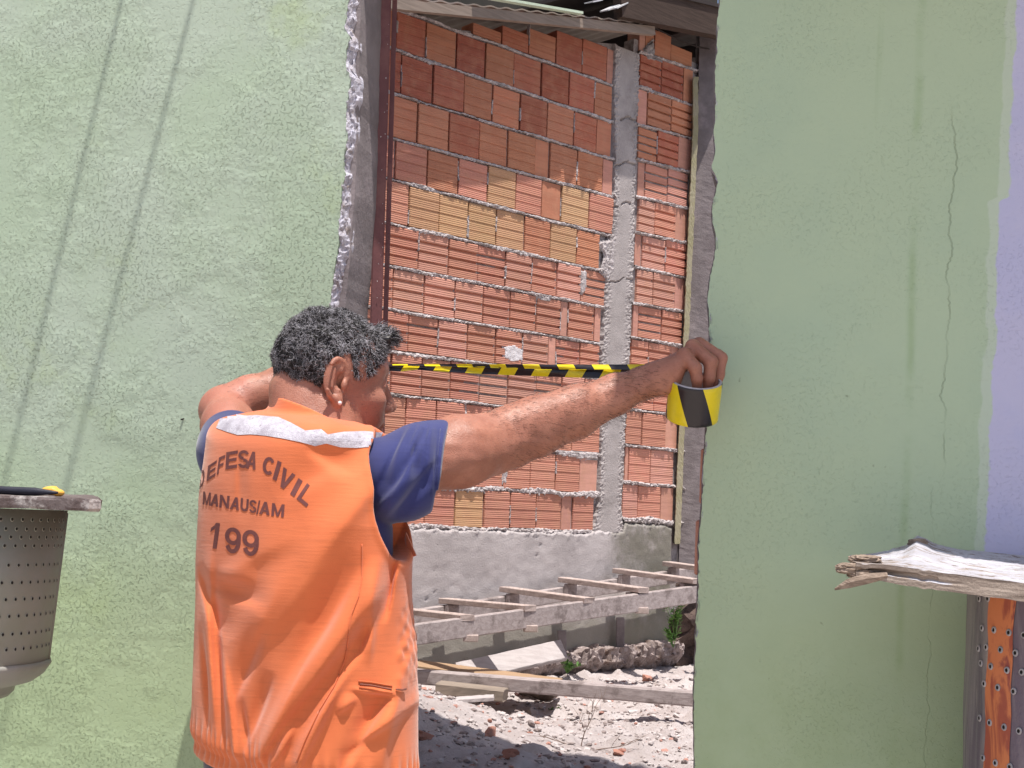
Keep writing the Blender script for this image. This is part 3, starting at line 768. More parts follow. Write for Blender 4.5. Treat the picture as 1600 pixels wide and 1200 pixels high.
ev = plane_empty('added_shade_eave', NW, label='unseen eave added behind the green wall to shade the ground there', cat='roof')  # unseen eave added to throw shade on the rubble ground
bm_obj('shade_eave_slab', box_bm(-4.4, 3.1, WT+.001, 1.15, 3.62, 3.70), MAT['concrete'], ev)

_hs, _hz = NW.sz(286, 655)
o = bm_obj('wall_hole', rock_bm((_hs, -.0005, _hz), .0042, 3.3, 2, (1.3, .25, .8)), MAT['dark_void'], hw_)
# ================================================================== TIMBER, RUBBLE AND PLANTS BEHIND THE OPENING
def BW3(px, py, n): s, z = BR.sz(px, py, n); return BR.W(s, n, z)
# ladder lying against the foot of the wall
NB, NF = .10, .62
lad = empty('wooden_ladder', BW3(860, 960, .3), label='long grey wooden ladder with flat rungs leaning along the concrete wall base', cat='ladder')
bpy.context.view_layer.update()
rough_beam('rail', BW3(560, 1004, NF), BW3(1150, 919, NF), .035, .088, MAT['wood_grey'], lad, n=40, amp=.002, seed=1)
rough_beam('rail', BW3(560, 979, NB), BW3(1150, 885, NB), .035, .075, MAT['wood_grey'], lad, n=40, amp=.002, seed=2)
rungs = [((560, 975), (640, 987)), ((622, 955), (730, 967)), ((694, 940), (829, 952)), ((789, 922), (921, 940)), ((880, 907), (1006, 924)), ((964, 893), (1090, 910)), ((1043, 882), (1150, 897))]
for k, ((x0, y0), (x1, y1)) in enumerate(rungs):
    a, b = BW3(x0, y0, NB-.02), BW3(x1, y1, NF+.02)
    d_ = (b-a).normalized()
    rough_beam('rung', a+Vector((0, 0, .005)), b+Vector((0, 0, .005)), .075, .026, MAT['wood_pale'], lad, n=8, amp=.0015, seed=5+k)
    p0 = a+d_*.055
    o = bm_obj('rung_block', bevel(beam(p0+Vector((0, 0, -.085)), p0+Vector((0, 0, -.012)), .07, .03, up=Vector((BR.m.x, BR.m.y, 0))), .003), MAT['wood_grey'], lad, world=True)
    p1 = b-d_*.075
    o = bm_obj('rung_block', bevel(beam(p1+Vector((0, 0, -.05)), p1+Vector((0, 0, -.012)), .07, .03, up=Vector((BR.m.x, BR.m.y, 0))), .003), MAT['wood_grey'], lad, world=True)
for (x, y) in ((828, 981), (1001, 953), (735, 996)):
    p = BW3(x, y, NF-.01)
    bm_obj('rail_cleat', bevel(beam(p-Vector((.03, 0, 0)), p+Vector((.035, 0, 0)), .10, .03), .003), MAT['wood_pale'], lad, world=True)
# two dark upright strips standing in for rung shadows on the wall
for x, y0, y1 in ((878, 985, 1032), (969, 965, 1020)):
    rough_beam('rung_shadow_strip', BW3(x, y0, .07), BW3(x, y1, .07), .045, .035, MAT['concrete_dark'], lad, up=Vector((0, 1, 0)), n=5, amp=.001, seed=x)

# long heavy beam across the front
def world_beam(name, a, b, wd, ht, mat, label, cat, seed, **k):
    c = (Vector(a)+Vector(b))/2
    o = rough_beam(name, Vector(a)-c, Vector(b)-c, wd, ht, mat, None, seed=seed, **k); o.location = c
    return tag(o, label, cat)
a, b = P(520, 1046, 5.55), P(1190, 1100, 5.15)
world_beam('timber_beam', a, b, .06, .062, MAT['wood_grey'], 'longest grey timber beam lying across the rubble below the ladder', 'beam', 3, n=50, amp=.002)
a, b = P(560, 1028, 5.78), P(872, 1068, 5.56)
world_beam('brown_plank', a, b, .20, .025, MAT['wood_brown'], 'flat warm brown plank lying behind the long timber beam', 'plank', 4, n=30)
a, b = P(716, 1052, 5.95), P(880, 1016, 6.12)
world_beam('white_board', a, b, .03, .105, MAT['wood_white'], 'short whitewashed board propped against the wall foot', 'board', 5, n=16, up=Vector((0, .62, .78)))
a, b = P(685, 1074, 5.35), P(790, 1086, 5.3)
world_beam('board_offcut', a, b, .10, .05, wood_mat('dusty_wood', (.30, .245, .20), (.22, .18, .15)), 'dull brown timber offcut under the left end of the beam', 'offcut', 6, n=10)
a, b = P(712, 1094, 5.15), P(772, 1090, 5.15)
world_beam('board_offcut', a, b, .09, .016, MAT['wood_white'], 'small pale flat offcut half buried in rubble below the beam', 'offcut', 7, n=10)
a, b = P(900, 1150, 4.6), P(1010, 1158, 4.5)
# rocks and broken pieces big enough to be told apart
rk = mottled('pale_rock', (.60, .54, .53), (.46, .40, .39), 14, fine=80, bs=1, bd=.01, c3=(.36, .30, .28))
rb = mottled('broken_clay', (.44, .21, .155), (.34, .18, .14), 14, fine=90, bs=.8, bd=.006)
def rock(px, py, r, mat, name, label, cat, seed, sq=(1, .9, .7), sink=.3):
    p = hit_terrain(px, py); 
    o = bm_obj(name, rock_bm((0, 0, 0), r, seed, 3, sq), mat, None); o.location = p+Vector((0, 0, r*(.5-sink)))
    tag(o, label, cat); return o
rock(1012, 1065, .042, rb, 'broken_brick', 'rounded red brick lump lying above the beam near the green edge', 'brick chunk', 1.1)
rock(1023, 1066, .034, rk, 'stone', 'pale stone touching the rounded red brick lump', 'stone', 2.1)
rock(1046, 1104, .085, rk, 'stone', 'pale stone propping up the right end of the long beam', 'stone', 3.2, (1, .8, .6))
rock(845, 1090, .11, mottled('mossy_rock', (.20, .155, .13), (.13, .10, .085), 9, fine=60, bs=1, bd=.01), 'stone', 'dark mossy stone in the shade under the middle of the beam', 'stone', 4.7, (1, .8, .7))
rock(930, 1110, .045, rk, 'stone', 'pale angular stone casting shade just below the beam', 'stone', 5.7, (1.3, .8, .6))
rock(832, 1118, .035, rk, 'stone', 'small pale stone beside the little green weed', 'stone', 6.1)
rock(985, 1038, .06, mottled('brown_rock', (.24, .19, .165), (.16, .12, .10), 9, fine=60, bs=1, bd=.01), 'stone', 'brown stone at the foot of the broken footing', 'stone', 7.1)
rock(1000, 1030, .05, rk, 'stone', 'grey stone between the brown stone and the far corner', 'stone', 8.3)
rock(1030, 1040, .075, rk, 'stone', 'largest pale stone in the heap at the far corner', 'stone', 9.3, (1.2, .9, .8))
rock(1065, 1036, .07, rk, 'stone', 'pale stone heap piece against the green wall edge', 'stone', 10.3, (1.1, .9, .9))
rock(905, 1052, .04, rk, 'stone', 'pale stone just right of the dark leafy weed', 'stone', 11.9)
rock(925, 1050, .03, rk, 'stone', 'little pale stone under the broken footing', 'stone', 12.9)
rock(968, 1180, .028, rb, 'broken_brick', 'flat orange brick shard on the pale ground at the bottom', 'brick chunk', 13.1, (1.5, .9, .4))
rock(660, 1152, .028, rb, 'broken_brick', 'orange brick shard on the mound beside the orange vest', 'brick chunk', 14.1, (1.4, .8, .5))
rock(765, 1150, .033, rb, 'broken_brick', 'dull red brick shard half way down the shaded mound', 'brick chunk', 15.4, (1.5, .8, .5))
rock(795, 1186, .028, rb, 'broken_brick', 'dull red brick shard low on the shaded mound', 'brick chunk', 16.4, (1.6, .9, .5))
rock(828, 1148, .014, rb, 'broken_brick', 'tiny bright red brick crumb on the sunlit slope', 'brick chunk', 17.4)
rock(1062, 1178, .03, mottled('dark_stone', (.12, .10, .10), (.2, .17, .16), 20), 'stone', 'small dark stone at the bottom near the green wall', 'stone', 18.4, (1.5, .9, .4))
# a dry twig
bm = bmesh.new(); random.seed(8)
base = hit_terrain(930, 1172)
def twig(p, d, L, r, lev):
    pts = [p]; 
    for k in range(5):
        d = (d+Vector((random.uniform(-.2, .2), random.uniform(-.2, .2), random.uniform(-.12, .12)))).normalized(); pts.append(pts[-1]+d*L/5)
    tube_bm(pts, [r*(1-.12*i) for i in range(6)], 4, bm)
    if lev:
        for k in (2, 3, 4, 5):
            twig(pts[k], (d+Vector((random.uniform(-1, 1), random.uniform(-.4, .4), random.uniform(-.2, .8)))).normalized(), L*.5, r*.6, lev-1)
twig(base+Vector((-.05, 0, .005)), Vector((.25, .1, .9)), .14, .0022, 2); twig(base+Vector((-.05, 0, .005)), Vector((-.9, .1, .2)), .15, .002, 1); twig(base, Vector((.9, 0, .15)), .14, .002, 1)
tag(bm_obj('dry_twig', bm, mottled('twig_bark', (.16, .11, .09), (.22, .16, .13), 30)), 'bare branching twig lying on the pale rubble at the bottom', 'twig')

# weeds
def weed(name, at_, r, h, count, label, seed, leaf=.022, dark=False):
    random.seed(seed); root = empty(name, at_, label=label, cat='weed')
    bm = bmesh.new(); st = bmesh.new()
    for k in range(max(4, count//9)):
        a = random.random()*6.28; tip = Vector((math.cos(a)*r*random.uniform(.3, 1), math.sin(a)*r*.6, h*random.uniform(.35, 1)))
        mid = tip*.5+Vector((0, 0, h*.12)); tube_bm([(0, 0, 0), mid, tip], [.0022, .0016, .0008], 4, st)
        for q in range(9):
            t_ = random.uniform(.25, 1); c = (mid*(2*t_) if t_ < .5 else mid.lerp(tip, 2*t_-1))
            d = Vector((random.uniform(-1, 1), random.uniform(-1, .4), random.uniform(-.2, .8))).normalized(); s_ = d.cross(Vector((random.uniform(-.4, .4), .3, 1))).normalized(); L = leaf*random.uniform(.6, 1.3)
            u = d.cross(s_)
            pt = [c, c+d*L*.35+s_*L*.28, c+d*L*.75+s_*L*.22, c+d*L-u*L*.12, c+d*L*.75-s_*L*.22, c+d*L*.35-s_*L*.28, c+d*L*.5+u*L*.07]
            v = [bm.verts.new(p) for p in pt]
            for i in range(6): bm.faces.new((v[i], v[(i+1) % 6], v[6]))
    m = NT('weed_leaf'); m.put(m.b.inputs['Transmission Weight'], 0)
    c_ = m.mix(m.ramp(m.noise(40, 2), .4, .6), (.075, .17, .035), (.12, .24, .05))
    lm = m.out(c_, .6)
    bm_obj('leaves', bm, lm, root)['kind'] = 'stuff'; bm_obj('stem', st, lm, root)
    return root
weed('weed', BW3(1055, 998, .22), .07, .24, 130, 'tall bright green weed growing at the far corner by the soil bank', 1, .028)
weed('weed', BW3(1052, 1012, .28), .07, .12, 70, 'lower clump of green weed at the foot of the soil bank', 12, .026)
weed('weed', BW3(886, 1052, .24), .06, .10, 80, 'dark leafy weed growing from the broken footing below the wall', 2, .026)
weed('weed', hit_terrain(866, 1112), .03, .02, 30, 'tiny green weed in the rubble under the beam', 3, .016)

# ================================================================== LEFT STAND: upturned perforated tub with a slab on it
tc = P(-72, 900, 2.08); 
zt, zb = P(80, 797, 2.08).z, P(72, 1038, 2.08).z
tub = empty('perforated_tub', (tc.x, tc.y, 0), label='upturned grey plastic washing drum full of rows of small holes', cat='tub')
r0, r1 = .1715, .149
def lathe(prof, seg=96, bm=None):
    bm = bm or bmesh.new(); rings = []
    for r, z in prof: rings.append([bm.verts.new((r*math.cos(2*math.pi*k/seg), r*math.sin(2*math.pi*k/seg), z)) for k in range(seg)])
    for i in range(len(rings)-1):
        for k in range(seg): bm.faces.new((rings[i][k], rings[i][(k+1) % seg], rings[i+1][(k+1) % seg], rings[i+1][k]))
    return bm
t = NT('grey_plastic'); col = t.mix(t.ramp(t.noise(6, 5, .6), .4, .62), (.235, .24, .20), (.27, .265, .245)); col = t.mix(t.ramp(t.noise(40, 5, .7), .60, .72, 0, .5), col, (.25, .245, .2))
tubm = t.out(col, .55, t.bump(t.noise(60, 4, .6), .15, .002), Specular_IOR_Level=.45)
bm_obj('tub_wall', lathe([(r0-.004, zt), (r0, zt), (r1, zb), (r1-.004, zb)]), tubm, tub, smooth=True)
bm_obj('tub_rim', lathe([(r1-.003, zb+.006), (r1+.0035, zb+.004), (r1+.005, zb-.001), (r1+.002, zb-.006), (r1-.006, zb-.018), (r1-.022, zb-.030), (r1-.05, zb-.038), (r1-.052, zb-.048), (r1-.06, zb-.056), (0.01, zb-.057)]), tubm, tub, smooth=True)
# upright flanges between the hole panels
for ang in (-57, -129, 15, 87, 159):
    a = R(ang)
    for da in (-.035, .035):
        q = [Vector(((r0-.004)*math.cos(a+da), (r0-.004)*math.sin(a+da), zt-.004)), Vector(((r1-.003)*math.cos(a+da), (r1-.003)*math.sin(a+da), zb+.004))]
        bm_obj('rib', tube_bm(q, .0055, 8), tubm, tub, smooth=True)
hm = mottled('dark_hole', (.012, .011, .010), (.02, .018, .016), 10)
bm = bmesh.new(); rm = bmesh.new()
rowsz = [813, 828, 841, 855, 886, 914, 941, 968, 997, 1022]
for k, py in enumerate(rowsz):
    z = P(60, py, 1.95).z; f_ = (zt-z)/(zt-zb); r = r0+(r1-r0)*f_
    st = 3.9
    for j in range(60):
        ang = -118+j*6.1+(3.0 if k % 2 else 0)
        if min(abs(((ang-q+180) % 360)-180) for q in (-57, -129, 15, 87, 159)) < 6: continue
        a = R(ang); c = Vector((r*math.cos(a), r*math.sin(a), z)); n_ = Vector((math.cos(a), math.sin(a), 0)); s_ = Vector((-n_.y, n_.x, 0))
        for rad, off, b_ in ((.0022, .0008, bm), ):
            v = [b_.verts.new(c+n_*off+s_*math.cos(q)*rad+Vector((0, 0, math.sin(q)*rad*1.15))) for q in (2*math.pi*i/10 for i in range(10))]; b_.faces.new(v)
        v = [rm.verts.new(c+n_*(.0005+.0006*(i % 2))+(s_*math.cos(q)+Vector((0, 0, math.sin(q)*1.15)))*(.0022+.0012*(i % 2 == 0))) for i in range(2) for q in (2*math.pi*w_/10 for w_ in range(10))]
        for w_ in range(10): rm.faces.new((v[w_], v[(w_+1) % 10], v[10+(w_+1) % 10], v[10+w_]))
o = bm_obj('drain_holes', bm, hm, tub); o['kind'] = 'stuff'
o = bm_obj('hole_rims', rm, tubm, tub); o['kind'] = 'stuff'
st = empty('tub_stand', (tc.x, tc.y, 0), label='thin grey pipe stand holding up the upturned washing drum', cat='stand')
bm_obj('pipe', tube_bm([(0, 0, .02), (0, 0, zb-.058)], .035, 20), MAT['concrete_dark'], st, smooth=True)
bm_obj('base_plate', bevel(box_bm(-.18, .18, -.18, .18, -.015, .02), .004), MAT['concrete_dark'], st)
# the slab lying on it
def slab_obj(name, outline, z, th, mat, label, cat, tilt=(0, 0), amp=.003, seed=0, hi=None):
    """outline in world x,y; rough edged slab"""
    c = sum((Vector(p) for p in outline), Vector((0, 0)))/len(outline)
    O = []; K = len(outline)
    for i in range(K):
        p, q = Vector(outline[i]), Vector(outline[(i+1) % K]); n_ = max(1, int((q-p).length/.012))
        for k in range(n_): O.append(p.lerp(q, k/n_))
    vs, fs = [], []; layers = [(-.004, 0), (0, -.004), (0, -th+.004), (-.004, -th)]
    for j, (ins, dz) in enumerate(layers):
        for i, p in enumerate(O):
            r_ = (p-c); q = Vector((p.x*35, p.y*35, j*.8+seed)); e = 1+ins/max(.05, r_.length)
            zz = z(p.x, p.y) if callable(z) else z
            vs.append((c.x+r_.x*e+amp*noise.noise(q), c.y+r_.y*e+amp*noise.noise(q+Vector((7, 7, 7))), zz+dz+amp*.6*noise.noise(q+Vector((3, 1, 9)))))
    M_ = len(O)
    for j in range(3):
        for i in range(M_): fs.append((j*M_+i, j*M_+(i+1) % M_, (j+1)*M_+(i+1) % M_, (j+1)*M_+i))
    fs.append(tuple(range(M_-1, -1, -1))); fs.append(tuple(3*M_+i for i in range(M_)))
    bm = bmesh.new(); V = [bm.verts.new(Vector(v)-Vector((c.x, c.y, 0))) for v in vs]
    for f in fs: bm.faces.new([V[i] for i in f])
    bmesh.ops.triangulate(bm, faces=[f for f in bm.faces if len(f.verts) > 4])
    o = bm_obj(name, bm, mat); o.location = (c.x, c.y, 0); return tag(o, label, cat)
zs_ = P(80, 777, 1.93).z
xr_ = P(158, 785, 1.95).x
slab_obj('worn_slab', [(-1.5, 1.90), (xr_-.012, 1.93), (xr_, 1.95), (P(157, 785, 2.10).x, 2.10), (P(150, 785, 2.2).x, 2.2), (-1.5, 2.22)], lambda x, y: zs_+(y-1.93)*.03+(x+.7)*-.012, .019, mottled('dark_mottled_slab', (.095, .07, .068), (.16, .13, .128), 45, fine=120, bs=1, bd=.004, c3=(.40, .37, .36)), 'dark mottled slab lying on top of the upturned washing drum', 'slab', seed=4)
def ztop(x, y): return zs_+(y-1.93)*.03+(x+.7)*-.012
# dark slim tool and the yellow piece
xa, xb = P(-120, 770, 1.97).x, P(92, 770, 1.97).x
pts = []
for k in range(24):
    t_ = k/23; x = xa+(xb-xa)*t_; pts.append((x, 1.985-.02*t_, ztop(x, 1.97)+.0065))
tl = bm_obj('slim_tool', tube_bm(pts, [.0065*(1 if k < 20 else 1-.18*(k-19)) for k in range(24)], 12), mottled('dark_blue_grip', (.022, .022, .035), (.03, .03, .045), 20, rough=.5, fine=200, bs=.2), None, smooth=True)
tag(tl, 'slim dark tool lying on the mottled slab', 'tool')
bm = bmesh.new(); bmesh.ops.create_icosphere(bm, subdivisions=3, radius=1)
ctr = Vector((P(81, 770, 2.0).x, 2.005, ztop(-.7, 2.0)+.006))
for v in bm.verts: v.co = Vector((v.co.x*.018, v.co.y*.012, v.co.z*.0075+(.003 if v.co.x < .3 else 0)))*1
yo = bm_obj('yellow_cap', bm, mottled('orange_yellow_plastic', (.78, .45, .09), (.70, .38, .07), 30, rough=.45, fine=90, bs=.2), None, smooth=True); yo.location = ctr
tag(yo, 'small orange yellow rounded piece behind the tip of the slim tool', 'cap')

# ================================================================== RIGHT STAND: steel drum with holes carrying a splintered plank
dc = P(1692, 1000, 1.98)
dr = .170; dz1 = P(1560, 927, 1.85).z; dz0 = .78
dm = empty('steel_drum', (dc.x, dc.y, 0), label='dented stainless washing drum with big punched holes and a rust orange band', cat='drum')
t = NT('scuffed_steel'); x, y, z = t.xyz()
sc_ = t.noise(1, 5, .65, 1.2, vec=t.map(scale=(14, 14, 1.6)))
col = t.mix(t.ramp(sc_, .40, .62), (.30, .265, .28), (.16, .13, .17)); col = t.mix(t.ramp(t.noise(1, 4, .6, vec=t.map(scale=(25, 25, 2.2), loc=(3, 1, 1))), .60, .68), col, (.50, .44, .40))
stl = t.out(col, .5, t.bump(t.ma('ADD', sc_, t.noise(90, 4, .6)), .35, .003), Metallic=.35)
def drum_r(a, z): return dr+.0018*noise.noise(Vector((math.cos(a)*6, math.sin(a)*6, z*9)))+.0012*math.sin(a*9+2*math.sin(z*13))
bm = bmesh.new(); seg, nz = 160, 46; g = []
for j in range(nz+1):
    z = dz0+(dz1-dz0)*j/nz; g.append([bm.verts.new((drum_r(2*math.pi*k/seg, z)*math.cos(2*math.pi*k/seg), drum_r(2*math.pi*k/seg, z)*math.sin(2*math.pi*k/seg), z)) for k in range(seg)])
for j in range(nz):
    for k in range(seg): bm.faces.new((g[j][k], g[j][(k+1) % seg], g[j+1][(k+1) % seg], g[j+1][k]))
bm.faces.new(g[0][::-1])
bm_obj('drum_shell', bm, stl, dm, smooth=True)
# rust orange strip bonded to the shell between px 1540 and 1582
def drum_ang(px): # front-facing angle whose silhouette lands on that column
    best = None
    for k in range(400):
        a = math.pi+ (math.pi/2)*k/400
        p = Vector((dc.x+dr*math.cos(a), dc.y+dr*math.sin(a), 1.0)); X = 800+F*(p.x/p.y)*1.0-0.033*300*-1*0
        X = 800+F*((p.x)*cr+(p.z-EYE.z)*sr)/p.y
        if best is None or abs(X-px) < best[0]: best = (abs(X-px), a)
    return best[1]
a0, a1 = drum_ang(1541), drum_ang(1581)
bm = bmesh.new(); nz2, na = 60, 12; g = []
for j in range(nz2+1):
    z = dz0+(dz1-.004-dz0)*j/nz2; w0 = .18*noise.noise(Vector((0, z*16, 0)))+.5*max(0, noise.noise(Vector((3, z*7, 0)))); w1 = .12*noise.noise(Vector((9, z*14, 4)))
    row_ = []
    for k in range(na+1):
        a = a0+(a1-a0)*((k/na)*(1-w0*.5+w1)+w0*.4); r = drum_r(a, z)+.0012; row_.append(bm.verts.new((r*math.cos(a), r*math.sin(a), z)))
    g.append(row_)
for j in range(nz2):
    for k in range(na): bm.faces.new((g[j][k], g[j][k+1], g[j+1][k+1], g[j+1][k]))
t = NT('rust_orange_film'); v_ = t.noise(1, 5, .6, 2.0, vec=t.map(scale=(22, 22, 5)))
col = t.mix(t.ramp(v_, .38, .52), (.36, .085, .05), (.62, .20, .08)); col = t.mix(t.ramp(v_, .55, .66), col, (.30, .07, .055))
bm_obj('orange_band', bm, t.out(col, .45, t.bump(v_, .3, .002)), dm, smooth=True)
bm = bmesh.new(); rm = bmesh.new()
for (px, py) in [(1525, 935), (1540, 935), (1533, 981), (1551, 984), (1573, 988), (1596, 992), (1527, 1013), (1541, 1011), (1561, 1015), (1584, 1020), (1533, 1036), (1549, 1041), (1572, 1047), (1595, 1050), (1540, 1068), (1560, 1074), (1583, 1080), (1532, 1122), (1549, 1129), (1571, 1136), (1594, 1142), (1540, 1184), (1559, 1192), (1582, 1198), (1533, 1236), (1550, 1242)]:
    a = drum_ang(px); p = Vector((dc.x+dr*math.cos(a), dc.y+dr*math.sin(a), 0)); z = EYE.z+ray(px, py).z*p.y
    r = drum_r(a, z); n_ = Vector((math.cos(a), math.sin(a), 0)); s_ = Vector((-n_.y, n_.x, 0)); c = n_*r+Vector((0, 0, z))
    q_ = [2*math.pi*i/16 for i in range(16)]
    R3 = [(.0056, .0012), (.0048, .0030), (.0030, .0030), (.0026, .0014)]
    V_ = [[rm.verts.new(c+n_*off+(s_*math.cos(q)*.85+Vector((0, 0, math.sin(q))))*rad) for q in q_] for rad, off in R3]
    for i in range(3):
        for w_ in range(16): rm.faces.new((V_[i][w_], V_[i][(w_+1) % 16], V_[i+1][(w_+1) % 16], V_[i+1][w_]))
    bm.faces.new([bm.verts.new(c+n_*.0026+(s_*math.cos(q)*.85+Vector((0, 0, math.sin(q))))*.0032) for q in q_])
bm_obj('punched_holes', bm, hm, dm)['kind'] = 'stuff'; bm_obj('hole_collars', rm, mottled('bare_steel', (.42, .40, .42), (.30, .28, .30), 60, rough=.4), dm, smooth=True)['kind'] = 'stuff'
st = empty('drum_stand', (dc.x, dc.y, 0), label='wooden block stand under the steel washing drum', cat='stand')
for sx, sy in ((-.09, -.09), (.09, -.09), (.09, .09), (-.09, .09)): rough_beam('leg', Vector((dc.x+sx, dc.y+sy, 0)), Vector((dc.x+sx, dc.y+sy, dz0-.03)), .06, .06, MAT['wood_grey'], st, up=Vector((0, 1, 0)), seed=sx*9+sy)
bm_obj('stand_top', bevel(box_bm(-.14, .14, -.14, .14, dz0-.03, dz0-.001), .003), MAT['wood_grey'], st)

# splintered plank
def plank():
    pl = empty('splintered_plank', P(1600, 910, 1.8), label='whitewashed plank with a splintered broken end resting on the steel drum', cat='plank')
    bpy.context.view_layer.update()
    # top surface control: near edge and far edge in the picture, each at its own distance
    near = lambda t_: P(*[(1338+ (1700-1338)*t_), 878+(925-878)*t_], 1.80+.02*t_)
    nx, ny = 150, 26; th = .0255
    V, Fc = [], []
    for i in range(nx+1):
        t_ = i/nx
        xn = 1338+(1720-1338)*t_; yn = np.interp(xn, [1338, 1400, 1480, 1600, 1720], [879, 884, 896, 911, 926])
        xf = 1338+(1760-1338)*t_; yf = np.interp(xf, [1338, 1352, 1386, 1414, 1426, 1433, 1446, 1462, 1500, 1600, 1760], [869, 868, 860, 852, 842, 836, 841, 850, 858, 868, 884])
        yf += 1.2*noise.noise(Vector((xf*.12, 0, 0)))
        for j in range(ny+1):
            u = j/ny; Y = 1.80+.34*u
            a = P(xn+(xf-xn)*u, yn+(yf-yn)*u**1.05, Y)
            x_ = a.x; g_ = noise.noise(Vector((x_*9, Y*150, 0)))*.0016+noise.noise(Vector((x_*22, Y*330, 4)))*.0010
            pit = noise.noise(Vector((x_*25, Y*90, 9)))
            if pit > .38: g_ -= (pit-.38)*.02
            end = max(0, 1-(t_)/.10)
            a.x += -.012*end*noise.noise(Vector((Y*60, 3, 0)))*1.8
            a.z += g_ + end*.004*noise.noise(Vector((Y*90, 1, 0)))
            V.append(a)
    for i in range(nx):
        for j in range(ny): a = i*(ny+1)+j; Fc.append((a, a+ny+1, a+ny+2, a+1))
    top = len(V); B = {}
    # near face with a long split, bottom
    K = 8
    for i in range(nx+1):
        t_ = i/nx; p = V[i*(ny+1)]
        thk = th*(.78+.22*min(1, t_*6))+.0012*noise.noise(Vector((p.x*30, 0, 0)))
        for j in range(K+1):
            u = j/K; q = p.copy(); q.z -= thk*u; q.y += .0012*noise.noise(Vector((p.x*18, u*9, 2)))
            crack_u = .42+.10*noise.noise(Vector((p.x*8, 0, 7)))+t_*.2
            if t_ < .48 and abs(u-crack_u) < .11: q.y += .012*(1-t_/.48)
            q.z += .0006*noise.noise(Vector((p.x*60, u*3, 1)))
            V.append(q)
    for i in range(nx):
        for j in range(K): a = top+i*(K+1)+j; Fc.append((a, a+1, a+K+2, a+K+1))
    b0 = len(V)
    for i in range(nx+1):
        p = V[top+i*(K+1)+K].copy(); V.append(p); q = V[i*(ny+1)+ny].copy(); q.z -= th*.9; V.append(q)
    for i in range(nx): a = b0+2*i; Fc.append((a, a+1, a+3, a+2))
    # end cap and back
    e0 = [j for j in range(ny+1)]; e1 = [b0+1, b0]
    Fc.append(tuple(e0+e1))
    for i in range(nx): Fc.append((i*(ny+1)+ny, b0+2*i+1, b0+2*i+3, (i+1)*(ny+1)+ny))
    mi = pl.matrix_world.inverted()
    t = NT('painted_plank'); x, y, z = t.xyz(); geo = t.n('ShaderNodeNewGeometry'); nz_ = t.xyz(geo.outputs['Normal'])[2]
    gr = t.noise(1, 6, .65, .5, vec=t.map(scale=(5, 60, 60)))
    wood = t.mix(t.ramp(gr, .35, .65), (.15, .115, .095), (.33, .27, .23))
    chip = t.ramp(t.ma('ADD', t.noise(1, 6, .75, vec=t.map(scale=(28, 70, 40))), t.ramp(x, -.28, -.12, .22, 0)), .51, .60)
    white = t.mix(chip, t.mix(t.ramp(t.noise(14, 5, .7), .4, .6), (.46, .455, .50), (.38, .37, .41)), wood)
    col = t.mix(t.ramp(nz_, .45, .7), wood, white)
    m = t.out(col, .85, t.bump(t.ma('ADD', gr, t.noise(200, 4, .6)), .6, .003), Specular_IOR_Level=.25)
    mesh('board', [mi @ v for v in V], Fc, m, pl)
    wm = wood_mat('splinter_wood', (.17, .125, .095), (.36, .28, .225), (20, 90, 90), None, .9)
    random.seed(4)
    def splinter(pts, r, k):
        bm = tube_bm([P(*p) for p in pts], r, 6); 
        for v in bm.verts: v.co += Vector((noise.noise(v.co*300), noise.noise(v.co*280+Vector((4, 4, 4))), noise.noise(v.co*310+Vector((9, 1, 1)))))*.0028
        bm_obj('splinter', bm, wm, pl, world=True)
    splinter([(1385, 899, 1.804), (1352, 905, 1.803), (1326, 911, 1.80), (1305, 920, 1.80)], [.0065, .0085, .0075, .0020], 0)
    for k, (x_, y_, Y_, r_, q_) in enumerate([(1434, 848, 2.09, .0085, (1.7, .8, .8)), (1332, 887, 1.815, .011, (2.0, 1.2, .62)), (1352, 874, 1.85, .011, (2.0, 1.6, .55)), (1322, 890, 1.81, .008, (1.7, 1.0, .7)), (1345, 897, 1.812, .010, (1.9, 1.2, .6))]):
        bm = rock_bm(P(x_, y_, Y_), r_, k*1.9+.4*0, 4, (1, 1, 1)) if False else bmesh.new()
        bmesh.ops.create_icosphere(bm, subdivisions=4, radius=1); c_ = P(x_, y_, Y_)
        for v in bm.verts:
            p = v.co.copy(); e = (abs(p.x)**3+abs(p.y)**3+abs(p.z)**3)**(1/3); p /= e
            k1 = 1+.22*noise.noise(p*1.6+Vector((k*3, 1, 2)))+.16*noise.noise(Vector((p.x*2, p.y*7, p.z*9+k)))+.08*noise.noise(Vector((p.x*4, p.y*16, p.z*18)))
            v.co = c_+Vector((p.x*q_[0], p.y*q_[1], p.z*q_[2]))*r_*k1
        bm_obj('splinter', bm, wm, pl, world=True, smooth=False)
plank()

# ================================================================== overhead wires whose shadows cross the left wall
def wire(p0, p1, lab):
    A = NW.W(*(lambda q: (q[0], 0, q[1]))(NW.sz(*p0))); B = NW.W(*(lambda q: (q[0], 0, q[1]))(NW.sz(*p1)))
    a, b = A+SUN*1.3, B+SUN*2.3; d = b-a
    pts = [a-d*.42, a, b, b+d*4.5]
    tag(bm_obj('overhead_wire', tube_bm(pts, .0045, 8), MAT['dark_void']), lab, 'wire', 'overhead wires beside the house')
wire((190, 0), (5, 760), 'overhead wire whose shadow falls farther left on the green wall')
wire((302, 0), (103, 760), 'overhead wire whose shadow falls nearer the opening on the green wall')
